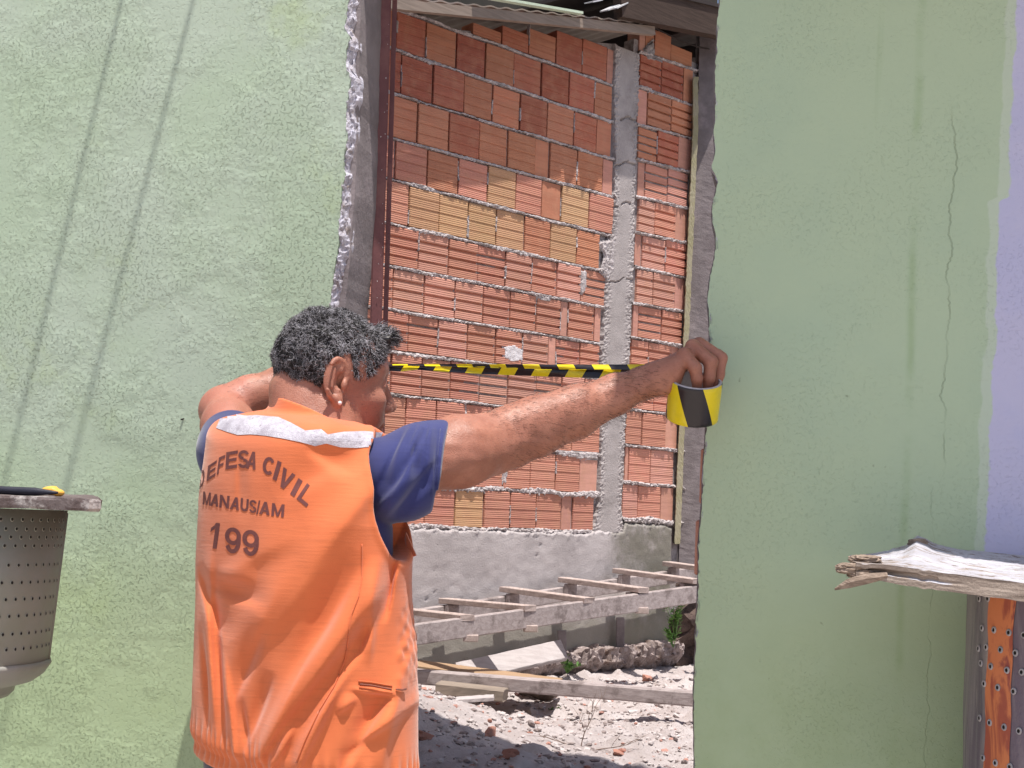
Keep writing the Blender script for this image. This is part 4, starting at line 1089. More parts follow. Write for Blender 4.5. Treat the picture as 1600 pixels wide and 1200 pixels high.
# ================================================================== THE MAN
import openvdb as vdb
class Field:
    """signed distance on a regular grid, shapes smoothly united inside their own windows"""
    def __init__(s, lo, hi, h):
        s.lo = np.array(lo, float); s.h = h; s.n = np.ceil((np.array(hi)-s.lo)/h).astype(int)+1
        s.a = np.full(s.n, 9., np.float32)
    def win(s, lo, hi, pad):
        i0 = np.maximum(0, np.floor((np.array(lo)-pad-s.lo)/s.h).astype(int)); i1 = np.minimum(s.n, np.ceil((np.array(hi)+pad-s.lo)/s.h).astype(int)+1)
        i1 = np.maximum(i1, i0)
        ax = [np.arange(i0[k], i1[k], dtype=np.float32)*s.h+s.lo[k] for k in range(3)]
        return (slice(i0[0], i1[0]), slice(i0[1], i1[1]), slice(i0[2], i1[2])), np.meshgrid(*ax, indexing='ij', sparse=True)
    def add(s, fn, lo, hi, k=.008, op='u', pad=.03):
        sl, (X, Y, Z) = s.win(lo, hi, pad)
        d = fn(X, Y, Z).astype(np.float32); a = s.a[sl]; d = np.broadcast_to(d, a.shape)
        if op == 'u': hh = np.maximum(k-np.abs(a-d), 0)/k; s.a[sl] = np.minimum(a, d)-hh*hh*k*.25
        elif op == 's': d = -d; hh = np.maximum(k-np.abs(a-d), 0)/k; s.a[sl] = np.maximum(a, d)+hh*hh*k*.25
        elif op == 'i': hh = np.maximum(k-np.abs(a-d), 0)/k; s.a[sl] = np.maximum(a, d)+hh*hh*k*.25
        elif op == '+': s.a[sl] = a+d
    def cone(s, a, b, ra, rb, k=.008, op='u', sq=None):
        a, b = np.array(a, float), np.array(b, float); ab = b-a; L2 = max(1e-9, float(ab@ab)); r = max(ra, rb)
        def fn(X, Y, Z):
            px, py, pz = X-a[0], Y-a[1], Z-a[2]; t = np.clip((px*ab[0]+py*ab[1]+pz*ab[2])/L2, 0, 1)
            return np.sqrt((px-t*ab[0])**2+(py-t*ab[1])**2+(pz-t*ab[2])**2)-(ra+(rb-ra)*t)
        s.add(fn, np.minimum(a, b)-r, np.maximum(a, b)+r, k, op, pad=k+.012)
    def chain(s, pts, rad, k=.01, op='u'):
        for i in range(len(pts)-1): s.cone(pts[i], pts[i+1], rad[i], rad[i+1], k, op)
    def ell(s, c, r, M=None, k=.01, op='u'):
        """ellipsoid, columns of M are its axes"""
        c = np.array(c, float); M = np.eye(3) if M is None else M; R_ = max(r)
        def fn(X, Y, Z):
            px, py, pz = X-c[0], Y-c[1], Z-c[2]
            q = [(px*M[0, i]+py*M[1, i]+pz*M[2, i]) for i in range(3)]
            k0 = np.sqrt(sum((q[i]/r[i])**2 for i in range(3))); k1 = np.sqrt(sum((q[i]/r[i]**2)**2 for i in range(3)))+1e-6
            return k0*(k0-1)/k1
        s.add(fn, c-R_, c+R_, k, op, pad=k+.012)
    def mesh(s, name, smooth_it=0):
        bgv = 3*s.h; g = vdb.FloatGrid(bgv); g.gridClass = vdb.GridClass.LEVEL_SET if hasattr(vdb, 'GridClass') else g.gridClass
        g.copyFromArray(np.clip(s.a, -bgv, bgv).astype(np.float32))
        g.transform = vdb.createLinearTransform(voxelSize=s.h)
        pts, quads = g.convertToQuads()
        pts = pts+s.lo
        me = bpy.data.meshes.new(name); n, m = len(pts), len(quads)
        me.vertices.add(n); me.vertices.foreach_set('co', pts.astype(np.float32).ravel())
        q = quads[:, ::-1].astype(np.int32)
        me.loops.add(4*m); me.loops.foreach_set('vertex_index', q.ravel()); me.polygons.add(m)
        me.polygons.foreach_set('loop_start', np.arange(0, 4*m, 4, dtype=np.int32)); me.update(calc_edges=True); me.validate()
        # outward normals
        v = pts; t0 = v[q[:, 0]]; t1 = v[q[:, 1]]; t2 = v[q[:, 2]]; t3 = v[q[:, 3]]
        vol = np.einsum('ij,ij->i', t0, np.cross(t1, t2)).sum()+np.einsum('ij,ij->i', t0, np.cross(t2, t3)).sum()
        if vol < 0: me.flip_normals()
        me.polygons.foreach_set('use_smooth', [True]*m)
        return me
def vnoise(seed, scale, X, Y, Z):
    """cheap smooth value noise as a sum of rotated sines"""
    rs = np.random.RandomState(seed); out = 0
    for i in range(7):
        k = rs.normal(size=3); k = k/np.linalg.norm(k)*scale*rs.uniform(.6, 1.6); out = out+np.sin(X*k[0]+Y*k[1]+Z*k[2]+rs.uniform(0, 6.28))
    return out/4.0
A3 = lambda v: np.array(v, float)
man = empty('person', P(470, 900, 2.07)*1, label='man in an orange civil defence vest seen from behind, stretching striped tape across the opening', cat='person')
man.location = (P(470, 900, 2.07).x, 2.07, 0)

TH = R(40)                                   # the way he faces: 40 degrees to the right of straight ahead
RT = A3((math.cos(TH), -math.sin(TH), 0))    # towards his right side
FW = A3((math.sin(TH), math.cos(TH), 0))     # forward
YC = 2.07
SHO_R = A3(P(622, 730, 1.985)); SHO_L = A3(P(364, 700, 2.17))
ELB_R = A3(P(800, 681, 2.13)); WR_R = A3(P(1022, 592, 2.205))
ELB_L = A3(P(352, 638, 2.34)); WR_L = A3(P(508, 574, 2.42))
NECK = A3(P(500, 688, 2.075)); HC = A3(P(514, 601, 2.10))

# ---- torso described row by row from the silhouette of the vest
rowsY = [560, 640, 700, 760, 820, 900, 980, 1050, 1110, 1160, 1200, 1260, 1320]
edgeL = [322, 322, 315, 308, 304, 301, 299, 297, 294, 291, 300, 304, 306]
edgeR = [612, 612, 612, 626, 640, 643, 646, 650, 652, 653, 654, 650, 640]
cen = [P((a+b)/2, y, YC) for a, b, y in zip(edgeL, edgeR, rowsY)]; hw = [(b-a)/2/F*YC for a, b in zip(edgeL, edgeR)]
zz_ = np.array([c.z for c in cen])[::-1]; cx_ = np.array([c.x for c in cen])[::-1]; hw_a = np.array(hw)[::-1]
def torso_fn(inset, p=2.3, zlo=.80):
    def fn(X, Y, Z):
        cx = np.interp(Z, zz_, cx_); h = np.interp(Z, zz_, hw_a)-inset
        a = h/.885; b = a*.66
        u = ((X-cx)*RT[0]+(Y-YC)*RT[1]); v = ((X-cx)*FW[0]+(Y-YC)*FW[1])
        q = (np.abs(u/a)**p+np.abs(v/b)**p)**(1/p)
        return (q-1)*b*.95
    return fn
ztopc = A3(P(478, 664, YC))[2]
def shoulder_cap(inset):
    def fn(X, Y, Z):
        u = ((X-SHC[0])*RT[0]+(Y-SHC[1])*RT[1]); v = ((X-SHC[0])*FW[0]+(Y-SHC[1])*FW[1])
        top = SHC[2]+.020-.030*(np.abs(u)/.19)**2-.25*np.maximum(0, np.abs(v+.01)-.03)-1.2*np.maximum(0, np.abs(v)-.07)**2*6+u*(SLOPE)
        return (Z-top+inset)*.9
    return fn
SHC = (A3(P(345, 665, 2.18))+A3(P(612, 682, 1.975)))/2; SHC[2] += .008
SLOPE = (A3(P(612, 678, 1.975))[2]-A3(P(345, 660, 2.18))[2])/.37
BLO, BHI = (-.75, 1.80, .78), (-.10, 2.42, 1.52)

# ================= body: head, neck, torso, arms and hands as one surface
def build_body():
    fld = Field((-.64, 1.83, .86), (.375, 2.52, 1.645), .0026)
    fld.add(torso_fn(.028), (-.58, 1.86, .88), (-.2, 2.27, 1.46), .01)
    fld.add(shoulder_cap(.024), (-.58, 1.86, .88), (-.2, 2.27, 1.46), .03, 'i')
    # head frame
    yaw, pit = R(30), R(5)
    f = A3((math.cos(yaw)*math.cos(pit), math.sin(yaw)*math.cos(pit), -math.sin(pit)))
    l = A3((-math.sin(yaw), math.cos(yaw), 0)); u = np.cross(f, l); M = np.stack([f, l, u], 1)
    tilt = Matrix.Rotation(R(3), 3, Vector(f)); M = np.array(tilt) @ M
    H = lambda x, y, z: HC+M @ A3((x, y, z))
    build_body.H, build_body.M = H, M
    # neck
    fld.cone(NECK-A3((0, 0, .04)), H(-.022, 0, -.03), .064, .055, .03)
    fld.cone(NECK+RT*.04-A3((0, 0, .035)), H(-.02, -.03, -.04), .045, .034, .03)
    fld.cone(NECK-FW*.035-A3((0, 0, .02)), H(-.055, 0, -.02), .050, .042, .03)
    E = lambda c, r, k=.012, op='u': fld.ell(H(*c), r, M, k, op)
    E((-.005, 0, .035), (.087, .074, .083), .01)
    E((.022, 0, .028), (.075, .067, .075), .02)          # forehead
    E((.028, 0, -.030), (.066, .060, .062), .02)
    E((.030, 0, -.080), (.052, .048, .034), .025)        # jaw
    fld.cone(H(.062, .012, -.093), H(.062, -.012, -.093), .019, .019, .015)   # chin
    fld.cone(H(-.012, -.058, -.045), H(.055, -.026, -.088), .018, .016, .018); fld.cone(H(-.012, .058, -.045), H(.055, .026, -.088), .018, .016, .018)
    for sg in (-1, 1):
        fld.cone(H(.086, .010*sg, .038), H(.066, .050*sg, .036), .0075, .006, .010)    # brow
        E((.090, .033*sg, .016), (.016, .018, .013), .010, 's')                        # socket
        E((.0745, .032*sg, .015), (.0125, .0125, .0122), .003)                          # eyeball with lids
        fld.cone(H(.086, .020*sg, .0085), H(.079, .045*sg, .009), .0032, .0028, .004)   # lower lid
        E((.058, .046*sg, -.016), (.026, .018, .018), .015)                            # cheek bone
        E((.064, .030*sg, -.042), (.024, .022, .020), .018)
    fld.cone(H(.091, 0, .022), H(.113, 0, -.016), .0065, .0095, .010)                  # nose
    E((.111, 0, -.019), (.0125, .0115, .0095), .006); 
    for sg in (-1, 1):
        E((.101, .0125*sg, -.0235), (.0115, .0070, .0075), .005); E((.106, .0055*sg, -.0315), (.0045, .0030, .0035), .003, 's')
    E((.088, 0, -.044), (.014, .024, .014), .012)
    fld.cone(H(.096, .016, -.052), H(.096, -.016, -.052), .0058, .0058, .005); fld.cone(H(.093, .014, -.0625), H(.093, -.014, -.0625), .0062, .0062, .005)
    E((.103, 0, -.0570), (.009, .022, .0012), .002, 's')
    # ears
    for sg in (-1, 1):
        pts = []
        for k in range(17):
            aa = R(155-k*18.6); rx_, rz_ = .0190, .0330*(1 if math.sin(aa) > 0 else .92)
            px_, pz_ = -.0200+rx_*math.cos(aa), .002+rz_*math.sin(aa)
            pts.append((px_, sg*(.0715+.0185*max(0., (-px_-.004)/.035)), pz_))
        fld.chain([H(*p) for p in pts[1:]], [.0036+.0010*math.sin(k/16*3.14) for k in range(16)], .003)
        fld.ell(H(-.0225, sg*.0755, .003), (.0165, .0050, .0300), M @ np.array(Matrix.Rotation(R(22)*sg, 3, 'Z')), .006)
        E((-.0150, sg*.0835, .002), (.0095, .0085, .0150), .004, 's')
        fld.cone(H(-.0265, sg*.0850, .019), H(-.0275, sg*.0850, -.012), .0028, .0028, .003)
        E((-.0045, sg*.0775, -.003), (.0045, .0045, .0075), .004)
        E((-.0125, sg*.0800, -.0310), (.0095, .0050, .0105), .005)
    # --- right arm
    a1, a2, a3 = SHO_R, ELB_R, WR_R
    sd_ = lambda p, q, t: p+(q-p)*t
    fld.chain([NECK+RT*.09-A3((0, 0, .04)), a1+A3((0, 0, -.012)), sd_(a1, a2, .5), a2], [.042, .044, .0515, .0475], .03)
    fld.cone(sd_(a1, a2, .55)+A3((0, 0, -.016)), sd_(a1, a2, .9)+A3((0, 0, -.010)), .036, .036, .03)      # triceps
    fld.cone(sd_(a2, a3, -.10), sd_(a2, a3, .14), .036, .046, .02)
    fld.chain([a2, sd_(a2, a3, .18)+A3((0, 0, -.001)), sd_(a2, a3, .42)+A3((0, 0, -.004)), sd_(a2, a3, .72), sd_(a2, a3, .92), a3], [.0455, .0465, .0425, .0330, .0262, .0245], .015)
    fld.cone(sd_(a2, a3, .02)+A3((0, -.02, .014)), sd_(a2, a3, .45)+A3((0, -.012, .008)), .027, .028, .02)     # forearm muscle
    fld.ell(a2+A3((-.008, -.044, .006)), (.013, .010, .012), None, .012, 's'); fld.ell(a2+A3((.006, -.044, -.010)), (.016, .009, .010), None, .014)
    fld.ell(a3+A3((-.006, -.017, .012)), (.009, .008, .008), None, .010)           # wrist bone
    # hand: rows of joints  (photo px, py, depth)
    J = lambda x, y, Y: A3(P(x, y, Y))
    wc = J(1026, 590, 2.206)
    mcp = [J(1069, 553, 2.180), J(1082, 541, 2.196), J(1092, 538, 2.216), J(1098, 543, 2.236)]       # pinky ... index
    for i, m_ in enumerate(mcp): fld.cone(wc+A3((0, (i-1.5)*.010, .002-.0)), m_-A3((0, 0, .010)), .0195, .0125, .014)
    fld.cone(wc+A3((.004, -.004, -.006)), J(1050, 583, 2.185), .020, .017, .02)
    fld.cone(J(1040, 602, 2.190), J(1052, 596, 2.195), .014, .011, .015)           # heel of the hand
    fin = [
        ([mcp[0], J(1086, 575, 2.168), J(1089, 592, 2.172), J(1089, 608, 2.182)], [.0120, .0108, .0096, .0082]),
        ([mcp[1], J(1111, 566, 2.180), J(1108, 590, 2.182), J(1105, 607, 2.190)], [.0128, .0115, .0100, .0086]),
        ([mcp[2], J(1126, 560, 2.205), J(1123, 585, 2.206), J(1118, 606, 2.208)], [.0128, .0115, .0100, .0086]),
        ([mcp[3], J(1122, 556, 2.232), J(1124, 580, 2.240), J(1118, 600, 2.238)], [.0122, .0108, .0094, .0082]),
    ]
    for pts, rr in fin: fld.chain(pts, rr, .0045)
    fld.chain([wc+A3((.01, .016, -.004)), J(1052, 588, 2.236), J(1064, 596, 2.262), J(1078, 604, 2.268)], [.016, .0135, .0112, .0088], .006)   # thumb behind the roll
    # --- left arm
    b1, b2, b3 = SHO_L, ELB_L, WR_L
    fld.chain([NECK-RT*.09-A3((0, 0, .04)), b1, sd_(b1, b2, .5), b2], [.05, .046, .043, .038], .03)
    fld.chain([b2, sd_(b2, b3, .25), sd_(b2, b3, .55), sd_(b2, b3, .85), b3], [.039, .0385, .033, .026, .024], .018)
    fld.ell(b2+A3((-.012, -.01, -.008)), (.030, .030, .030), None, .02)
    mc = [b3+A3((.055, (i-1.5)*.005-.010, .028-i*.017)) for i in range(4)]
    for i, m_ in enumerate(mc):
        fld.cone(b3+A3((.004, 0, .008-i*.005)), m_, .016, .0115, .012)
        e1 = m_+A3((.032, .004, -.002)); e2 = e1+A3((.012, .022, -.002)); e3 = e2+A3((-.014, .012, 0)); fld.chain([m_, e1, e2, e3], [.0108, .0096, .0086, .0074], .004)
    fld.chain([b3+A3((.012, -.012, .010)), b3+A3((.035, -.030, .024)), b3+A3((.062, -.034, .018)), b3+A3((.082, -.024, .008))], [.016, .0130, .0108, .0086], .006)
    build_body.LH = mc[1]+A3((.030, .0, 0))
    # muscle and skin unevenness
    fld.add(lambda X, Y, Z: .0011*vnoise(4, 95, X, Y, Z)+.0007*vnoise(5, 210, X, Y, Z), (-.64, 1.83, 1.25), (.375, 2.52, 1.40), .01, '+', 0)
    return fld.mesh('body')
me = build_body(); H, HM = build_body.H, build_body.M
def skin_mat():
    t = NT('sun_tanned_skin'); x, y, z = t.xyz()
    col = t.mix(t.ramp(t.noise(22, 5, .6), .38, .62), (.385, .165, .112), (.31, .125, .083))
    col = t.mix(t.ramp(t.noise(70, 5, .7), .52, .70, 0, .55), col, (.29, .12, .08))
    col = t.mix(t.ramp(t.noise(9, 3, .5, vec=t.map(loc=(3, 2, 1))), .55, .7, 0, .5), col, (.44, .20, .14))
    # fine dark arm hairs lie across the arm as short dashes
    hv = t.map(scale=(160, 160, 520), rot=(0, R(25), R(-20)))
    hair = t.ma('MULTIPLY', t.ramp(t.noise(1, 3, .6, .5, vec=hv), .60, .68), t.ma('MULTIPLY', t.ramp(z, 1.31, 1.36), t.ma('MAXIMUM', t.ramp(x, -.12, -.02), t.ramp(x, -.42, -.44))))
    col = t.mix(t.ma('MULTIPLY', hair, .30), col, (.09, .04, .03))
    face = t.ma('MULTIPLY', t.ma('MULTIPLY', t.ramp(x, -.44, -.40), t.ramp(x, -.13, -.16)), t.ramp(z, 1.38, 1.40))
    col = t.mix(t.ma('MULTIPLY', face, .55), col, (.42, .155, .115))
    h = t.ma('ADD', t.ma('MULTIPLY', t.noise(260, 4, .6), .5), t.vor(520))
    rough = t.ramp(t.noise(120, 3, .6), .35, .65, .42, .56)
    t.put(t.b.inputs['Subsurface Weight'], .12); t.b.inputs['Subsurface Radius'].default_value = (.012, .005, .003); t.put(t.b.inputs['Subsurface Scale'], .4)
    return t.out(col, rough, t.bump(h, .35, .0012), Specular_IOR_Level=.45)
skin = skin_mat()
off = Vector(man.location); me.transform(Matrix.Translation(-off))
t_sk = skin
body = link('body', me, None, man); 
# skin coordinates are the man's own: shift the material's masks accordingly
for nd in skin.node_tree.nodes:
    pass
me.materials.append(skin)
def to_man(o): o.data.transform(Matrix.Translation(-off)); o.parent = man; return o

# ================= clothes
def grow(fn, g): return lambda X, Y, Z: fn(X, Y, Z)-g
def armhole(side):
    c = A3(P(636, 772, 1.955)) if side > 0 else A3(P(334, 740, 2.19))
    def fn(X, Y, Z):
        u = ((X-c[0])*RT[0]+(Y-c[1])*RT[1])*side; v = ((X-c[0])*FW[0]+(Y-c[1])*FW[1]); w_ = Z-c[2]
        rv, rw = ((.066, .102) if side > 0 else (.060, .088))
        vv = v-(.010 if side > 0 else -.004)
        q = np.sqrt((vv/rv)**2+((w_)/rw)**2)
        return np.maximum((q-1)*rv, -(u+(.075 if side > 0 else .035)))
    return fn, c
def fold_fn(folds, lo_=-.015, hi_=.024, warp=.007):
    """soft ridges and grooves laid along lines given in the photograph's plane of the vest"""
    L = []
    for x0, y0, x1, y1, wd, amp in folds:
        a, b = P(x0, y0, YC-.09), P(x1, y1, YC-.09); L.append((a.x, a.z, b.x, b.z, wd/F*YC, amp))
    def fn(X, Y, Z):
        wx = X+warp*vnoise(51, 20, X, 0, Z); wz = Z+warp*vnoise(52, 20, X, 0, Z); out = 0
        for ax, az, bx, bz, wd, amp in L:
            dx, dz = bx-ax, bz-az; LL = math.hypot(dx, dz); dx /= LL; dz /= LL
            t = ((wx-ax)*dx+(wz-az)*dz)/LL; sd = ((wx-ax)*dz-(wz-az)*dx)/wd
            e = np.clip((t+.22)/1.44, 0, 1); taper = np.maximum(np.sin(math.pi*e), 0)**1.3
            ww = .65+.7*e                                  # folds fan out along their length
            q = sd/ww
            prof = np.exp(-(q*np.where(q > 0, 1.55, .75))**2)
            out = out+amp*prof*taper
        out = np.where(out > 0, hi_*np.tanh(out/hi_), lo_*np.tanh(out/lo_))
        return -out
    return fn
VF = [ # x0,y0,x1,y1,width,height(m): + out, - in
 (350, 1090, 455, 905, 24, .0045), (440, 1130, 610, 905, 16, .0100), (410, 1180, 500, 1010, 13, .0090), (470, 1195, 560, 1010, 12, .0085),
 (370, 1075, 420, 985, 16, -.0080), (455, 1085, 560, 900, 16, -.0095), (395, 1140, 430, 1060, 10, -.0060), (500, 1110, 590, 965, 12, -.0075), (540, 1190, 600, 1090, 12, -.0060),
 (420, 1000, 600, 760, 34, .0060), (520, 860, 640, 700, 20, .0040), (460, 760, 560, 700, 26, -.0040), (500, 700, 560, 735, 14, -.0050),
 (325, 1120, 320, 900, 9, .0050), (345, 1150, 335, 960, 8, -.0050), (366, 1175, 352, 1040, 7, .0045), (392, 1185, 380, 1100, 6, -.0040), (310, 1120, 306, 1000, 5, -.004),
 (300, 905, 350, 985, 14, -.0060), (320, 915, 420, 935, 14, -.0050), (345, 900, 400, 900, 16, .0040),
 (368, 715, 372, 800, 11, -.0014), (380, 880, 470, 830, 26, .0030), (600, 1190, 640, 1010, 14, .0050), (585, 1010, 600, 890, 9, .0050), (560, 1150, 640, 1100, 12, .0050), (430, 1195, 470, 1120, 8, .006), (610, 950, 625, 860, 7, -.0060),
 (560, 1068, 620, 1078, 5, .0028), (540, 1100, 560, 1080, 8, .004),
]
def build_vest():
    lo, hi = (-.62, 1.83, .80), (-.11, 2.32, 1.46)
    fld = Field(lo, hi, .0026)
    fld.add(torso_fn(0), lo, hi, .01, 'u', 0)
    fld.add(shoulder_cap(-.002), lo, hi, .022, 'i', 0)
    ff = fold_fn([(a, b, c, d, e, f*1.75) for a, b, c, d, e, f in VF])
    fld.add(lambda X, Y, Z: ff(X, Y, Z)+0*Y, lo, hi, .01, '+', 0)
    fld.add(lambda X, Y, Z: .0016*vnoise(11, 26, X, Y, Z)+.0007*vnoise(12, 70, X, Y, Z*.6), lo, hi, .01, '+', 0)
    # gathered hem: vertical pleats and an elastic cord line
    def hem(X, Y, Z):
        u = np.arctan2((X-cx_[2])*RT[0]+(Y-YC)*RT[1], (X-cx_[2])*FW[0]+(Y-YC)*FW[1])
        zh = HEM[0]+HEM[1]*(X-HEM[2]); d_ = Z-zh
        g = np.exp(-((d_-.012)/.026)**2)
        return g*(.0020*np.sin(u*58+2*np.sin(u*9)))+.005*np.exp(-(d_/.012)**2)
    pa, pb = P(290, 1160, YC), P(352, 1192, YC-.1); HEM = (pa.z, (pb.z-pa.z)/(pb.x-pa.x)*.8, pa.x)
    fld.add(hem, lo, hi, .01, '+', 0)
    # elastic ruffle on the right flank
    rc = P(645, 1000, YC)
    def ruf(X, Y, Z): return .0016*vnoise(61, 420, X*.7, Y*.7, Z)*np.exp(-((Z-rc.z)/.055)**2)*(1/(1+np.exp(-(X-rc.x+.012)*500)))
    fld.add(ruf, lo, hi, .01, '+', 0)
    # cut below the hem
    fld.add(lambda X, Y, Z: (HEM[0]+HEM[1]*(X-HEM[2])-.022)-Z+0*Y, lo, hi, .006, 'i', 0)
    # armholes and neck
    for s_ in (1, -1):
        fn, c = armhole(s_); fld.add(lambda X, Y, Z: -.0022*np.exp(-((fn(X, Y, Z)-.005)/.005)**2), c-.12, c+.12, .005, '+', .03)
        fld.add(fn, c-.12, c+.12, .003, 's', .03)
    nk = NECK+A3((0, 0, .012))
    def neckhole(X, Y, Z): return np.sqrt(((X-nk[0]))**2+((Y-nk[1]))**2)-.066-np.clip((Z-nk[2]), -.05, .05)*.3
    fld.add(lambda X, Y, Z: np.maximum(neckhole(X, Y, Z), (nk[2]-.045)-Z), nk-.12, nk+.12, .006, 's', .02)
    # stand-up collar band, tilted with the shoulders
    def collar(X, Y, Z):
        x, y = X-nk[0]+.004, Y-nk[1]-.004; r = np.sqrt(x*x+y*y); zc = nk[2]+.012+x*(-.42)+y*.10+.003*np.sin(np.arctan2(y, x)*3)
        dz = np.abs(Z-zc)-.024
        return np.maximum(np.abs(r-.077-(Z-zc)*-.22)-.0034, dz)
    fld.add(collar, nk-.12, nk+.12, .008, 'u', .02)
    return fld.mesh('vest')
def fabric(name, c1, c2, ws=900, bs=.25, rough=.8, sheen=.3, lines=True):
    t = NT(name); x, y, z = t.xyz()
    col = t.mix(t.ramp(t.noise(5, 4, .6), .35, .65), c1, c2)
    slub = t.noise(1, 3, .6, vec=t.map(scale=(16, 16, 240), rot=(0, R(-4), 0)))
    col = t.mix(t.ramp(slub, .52, .70, 0, .28), col, tuple(v*.62 for v in c1))
    h = t.ma('ADD', slub, t.ma('MULTIPLY', t.noise(ws, 2, .5), .6))
    t.put(t.b.inputs['Sheen Weight'], sheen)
    return t.out(col, rough, t.bump(h, bs, .0012), Specular_IOR_Level=.3)
MAT['orange'] = fabric('orange_twill', (.66, .165, .055), (.59, .14, .046), bs=.35)
MAT['navy'] = fabric('blue_cotton', (.024, .030, .135), (.019, .024, .11), bs=.2)
MAT['trouser'] = fabric('navy_trousers', (.018, .024, .065), (.014, .018, .05), bs=.3)
vm = build_vest(); vest = link('vest', vm, MAT['orange']); to_man(vest)
bvh_v = None
def make_bvh(o):
    co = [tuple(Vector(v.co)+off) for v in o.data.vertices]; return BVHTree.FromPolygons(co, [tuple(p.vertices) for p in o.data.polygons])
bvh_v = make_bvh(vest)
vest.data.transform(Matrix.Identity(4))

# shirt: short sleeves and the dark side under the arm
def build_shirt():
    lo, hi = (-.64, 1.80, .90), (-.06, 2.45, 1.46)
    fld = Field(lo, hi, .0026)
    fld.add(torso_fn(.026), lo, hi, .01, 'u', 0); fld.add(shoulder_cap(.010), lo, hi, .02, 'i', 0)
    d = (ELB_R-SHO_R); e = SHO_R+d*.365
    n_ = d/np.linalg.norm(d)
    fld.chain([NECK+RT*.085-A3((0, 0, .055)), SHO_R+A3((.004, 0, -.014)), SHO_R+d*.2+A3((0, 0, -.008)), SHO_R+d*.60+A3((0, 0, -.004))], [.048, .0520, .0600, .0580], .03)
    fld.cone(SHO_R+A3((.012, .0, -.035)), SHO_R+d*.32+A3((0, 0, -.010)), .045, .048, .03)
    cut = A3(P(691, 720, 2.04)); 
    def c1(X, Y, Z): return (X-cut[0])*.97+(Y-cut[1])*.05+(Z-cut[2])*-.155
    fld.add(c1, (cut[0]-.03, 1.8, 1.2), hi, .004, 'i', 0)
    # hollow opening of the sleeve
    # left sleeve
    d2 = (ELB_L-SHO_L)
    fld.chain([NECK-RT*.085-A3((0, 0, .055)), SHO_L+A3((-.002, 0, -.006)), SHO_L+d2*.45], [.05, .0510, .0500], .03)
    fld.cone(SHO_L+A3((.006, .0, -.035)), SHO_L+d2*.2+A3((0, 0, -.02)), .044, .043, .03)
    def c2(X, Y, Z):
        p = SHO_L+d2*.30; q = d2/np.linalg.norm(d2); return (X-p[0])*q[0]+(Y-p[1])*q[1]+(Z-p[2])*q[2]
    fld.add(c2, (SHO_L-.10)+A3((0, .05, 0)), SHO_L+A3((.03, .2, .1)), .004, 'i', 0)
    SF = [(655, 668, 640, 720, 6, .006), (672, 668, 668, 740, 6, .0055), (640, 672, 612, 740, 8, .006), (664, 690, 615, 800, 7, .007), (676, 730, 625, 800, 7, -.005), (628, 690, 600, 760, 6, -.005), (650, 700, 648, 745, 5, -.0045),
          (690, 670, 684, 775, 2.2, .0022), (684, 670, 678, 775, 1.6, -.0014), (645, 745, 596, 800, 9, .005), (660, 760, 610, 812, 6, -.004), (332, 660, 318, 720, 5, .004), (325, 655, 312, 700, 4, -.003)]
    ff = fold_fn([(a, b, c, d, e*1.1, f*1.9) for a, b, c, d, e, f in SF], -.0075, .014, .003); fld.add(lambda X, Y, Z: ff(X, Y, Z)+0*Y, lo, hi, .01, '+', 0)
    fld.add(lambda X, Y, Z: .0014*vnoise(21, 40, X, Y, Z), lo, hi, .01, '+', 0)
    nk = NECK+A3((0, 0, .0)); fld.add(lambda X, Y, Z: np.maximum(np.sqrt((X-nk[0])**2+(Y-nk[1])**2)-.066, (nk[2]-.05)-Z), nk-.1, nk+.1, .004, 's', .02)
    return fld.mesh('shirt')
shirt = link('shirt', build_shirt(), MAT['navy']); to_man(shirt)

# trousers and shoes (below the picture)
def build_trousers():
    fld = Field((-.72, 1.72, .03), (-.05, 2.42, .98), .006)
    cx = float(np.interp(.95, zz_, cx_)); hip = A3((cx, YC, .90))
    fld.add(torso_fn(.045), (-.6, 1.8, .86), (-.1, 2.35, .96), .02)
    fld.ell(hip-A3((0, 0, .03)), (.165, .120, .12), np.stack([RT, FW, A3((0, 0, 1))], 1), .03)
    for sg in (-1, 1):
        k_ = hip+RT*.105*sg+A3((0, 0, -.44))+FW*.01; an = hip+RT*.12*sg+A3((0, 0, -.82))-FW*.03
        fld.chain([hip+RT*.085*sg-A3((0, 0, .06)), k_, an], [.100, .078, .066], .03)
    fld.add(lambda X, Y, Z: .003*vnoise(31, 22, X, Y, Z), (-.72, 1.72, .03), (-.05, 2.42, .98), .01, '+', 0)
    return fld.mesh('trousers'), hip
tm, hip = build_trousers(); to_man(link('trousers', tm, MAT['trouser']))
for sg in (-1, 1):
    fld = Field(hip-A3((.45, .45, .94)), hip+A3((.45, .45, -.72)), .006); fld.lo[2] = -.03
    b0 = hip+RT*.12*sg-FW*.05; b0[2] = .055
    fld.cone(b0, b0+FW*.20-A3((0, 0, .018)), .045, .036, .03); fld.cone(b0, b0+A3((0, 0, .06)), .044, .05, .02)
    fld.add(lambda X, Y, Z: -.0-Z+0*X+0*Y, fld.lo, hip+A3((.45, .45, -.72)), .004, 'i', 0)
    to_man(link('shoe', fld.mesh('shoe'), mottled('black_leather', (.02, .018, .017), (.03, .027, .025), 9, rough=.5, fine=80, bs=.3)))

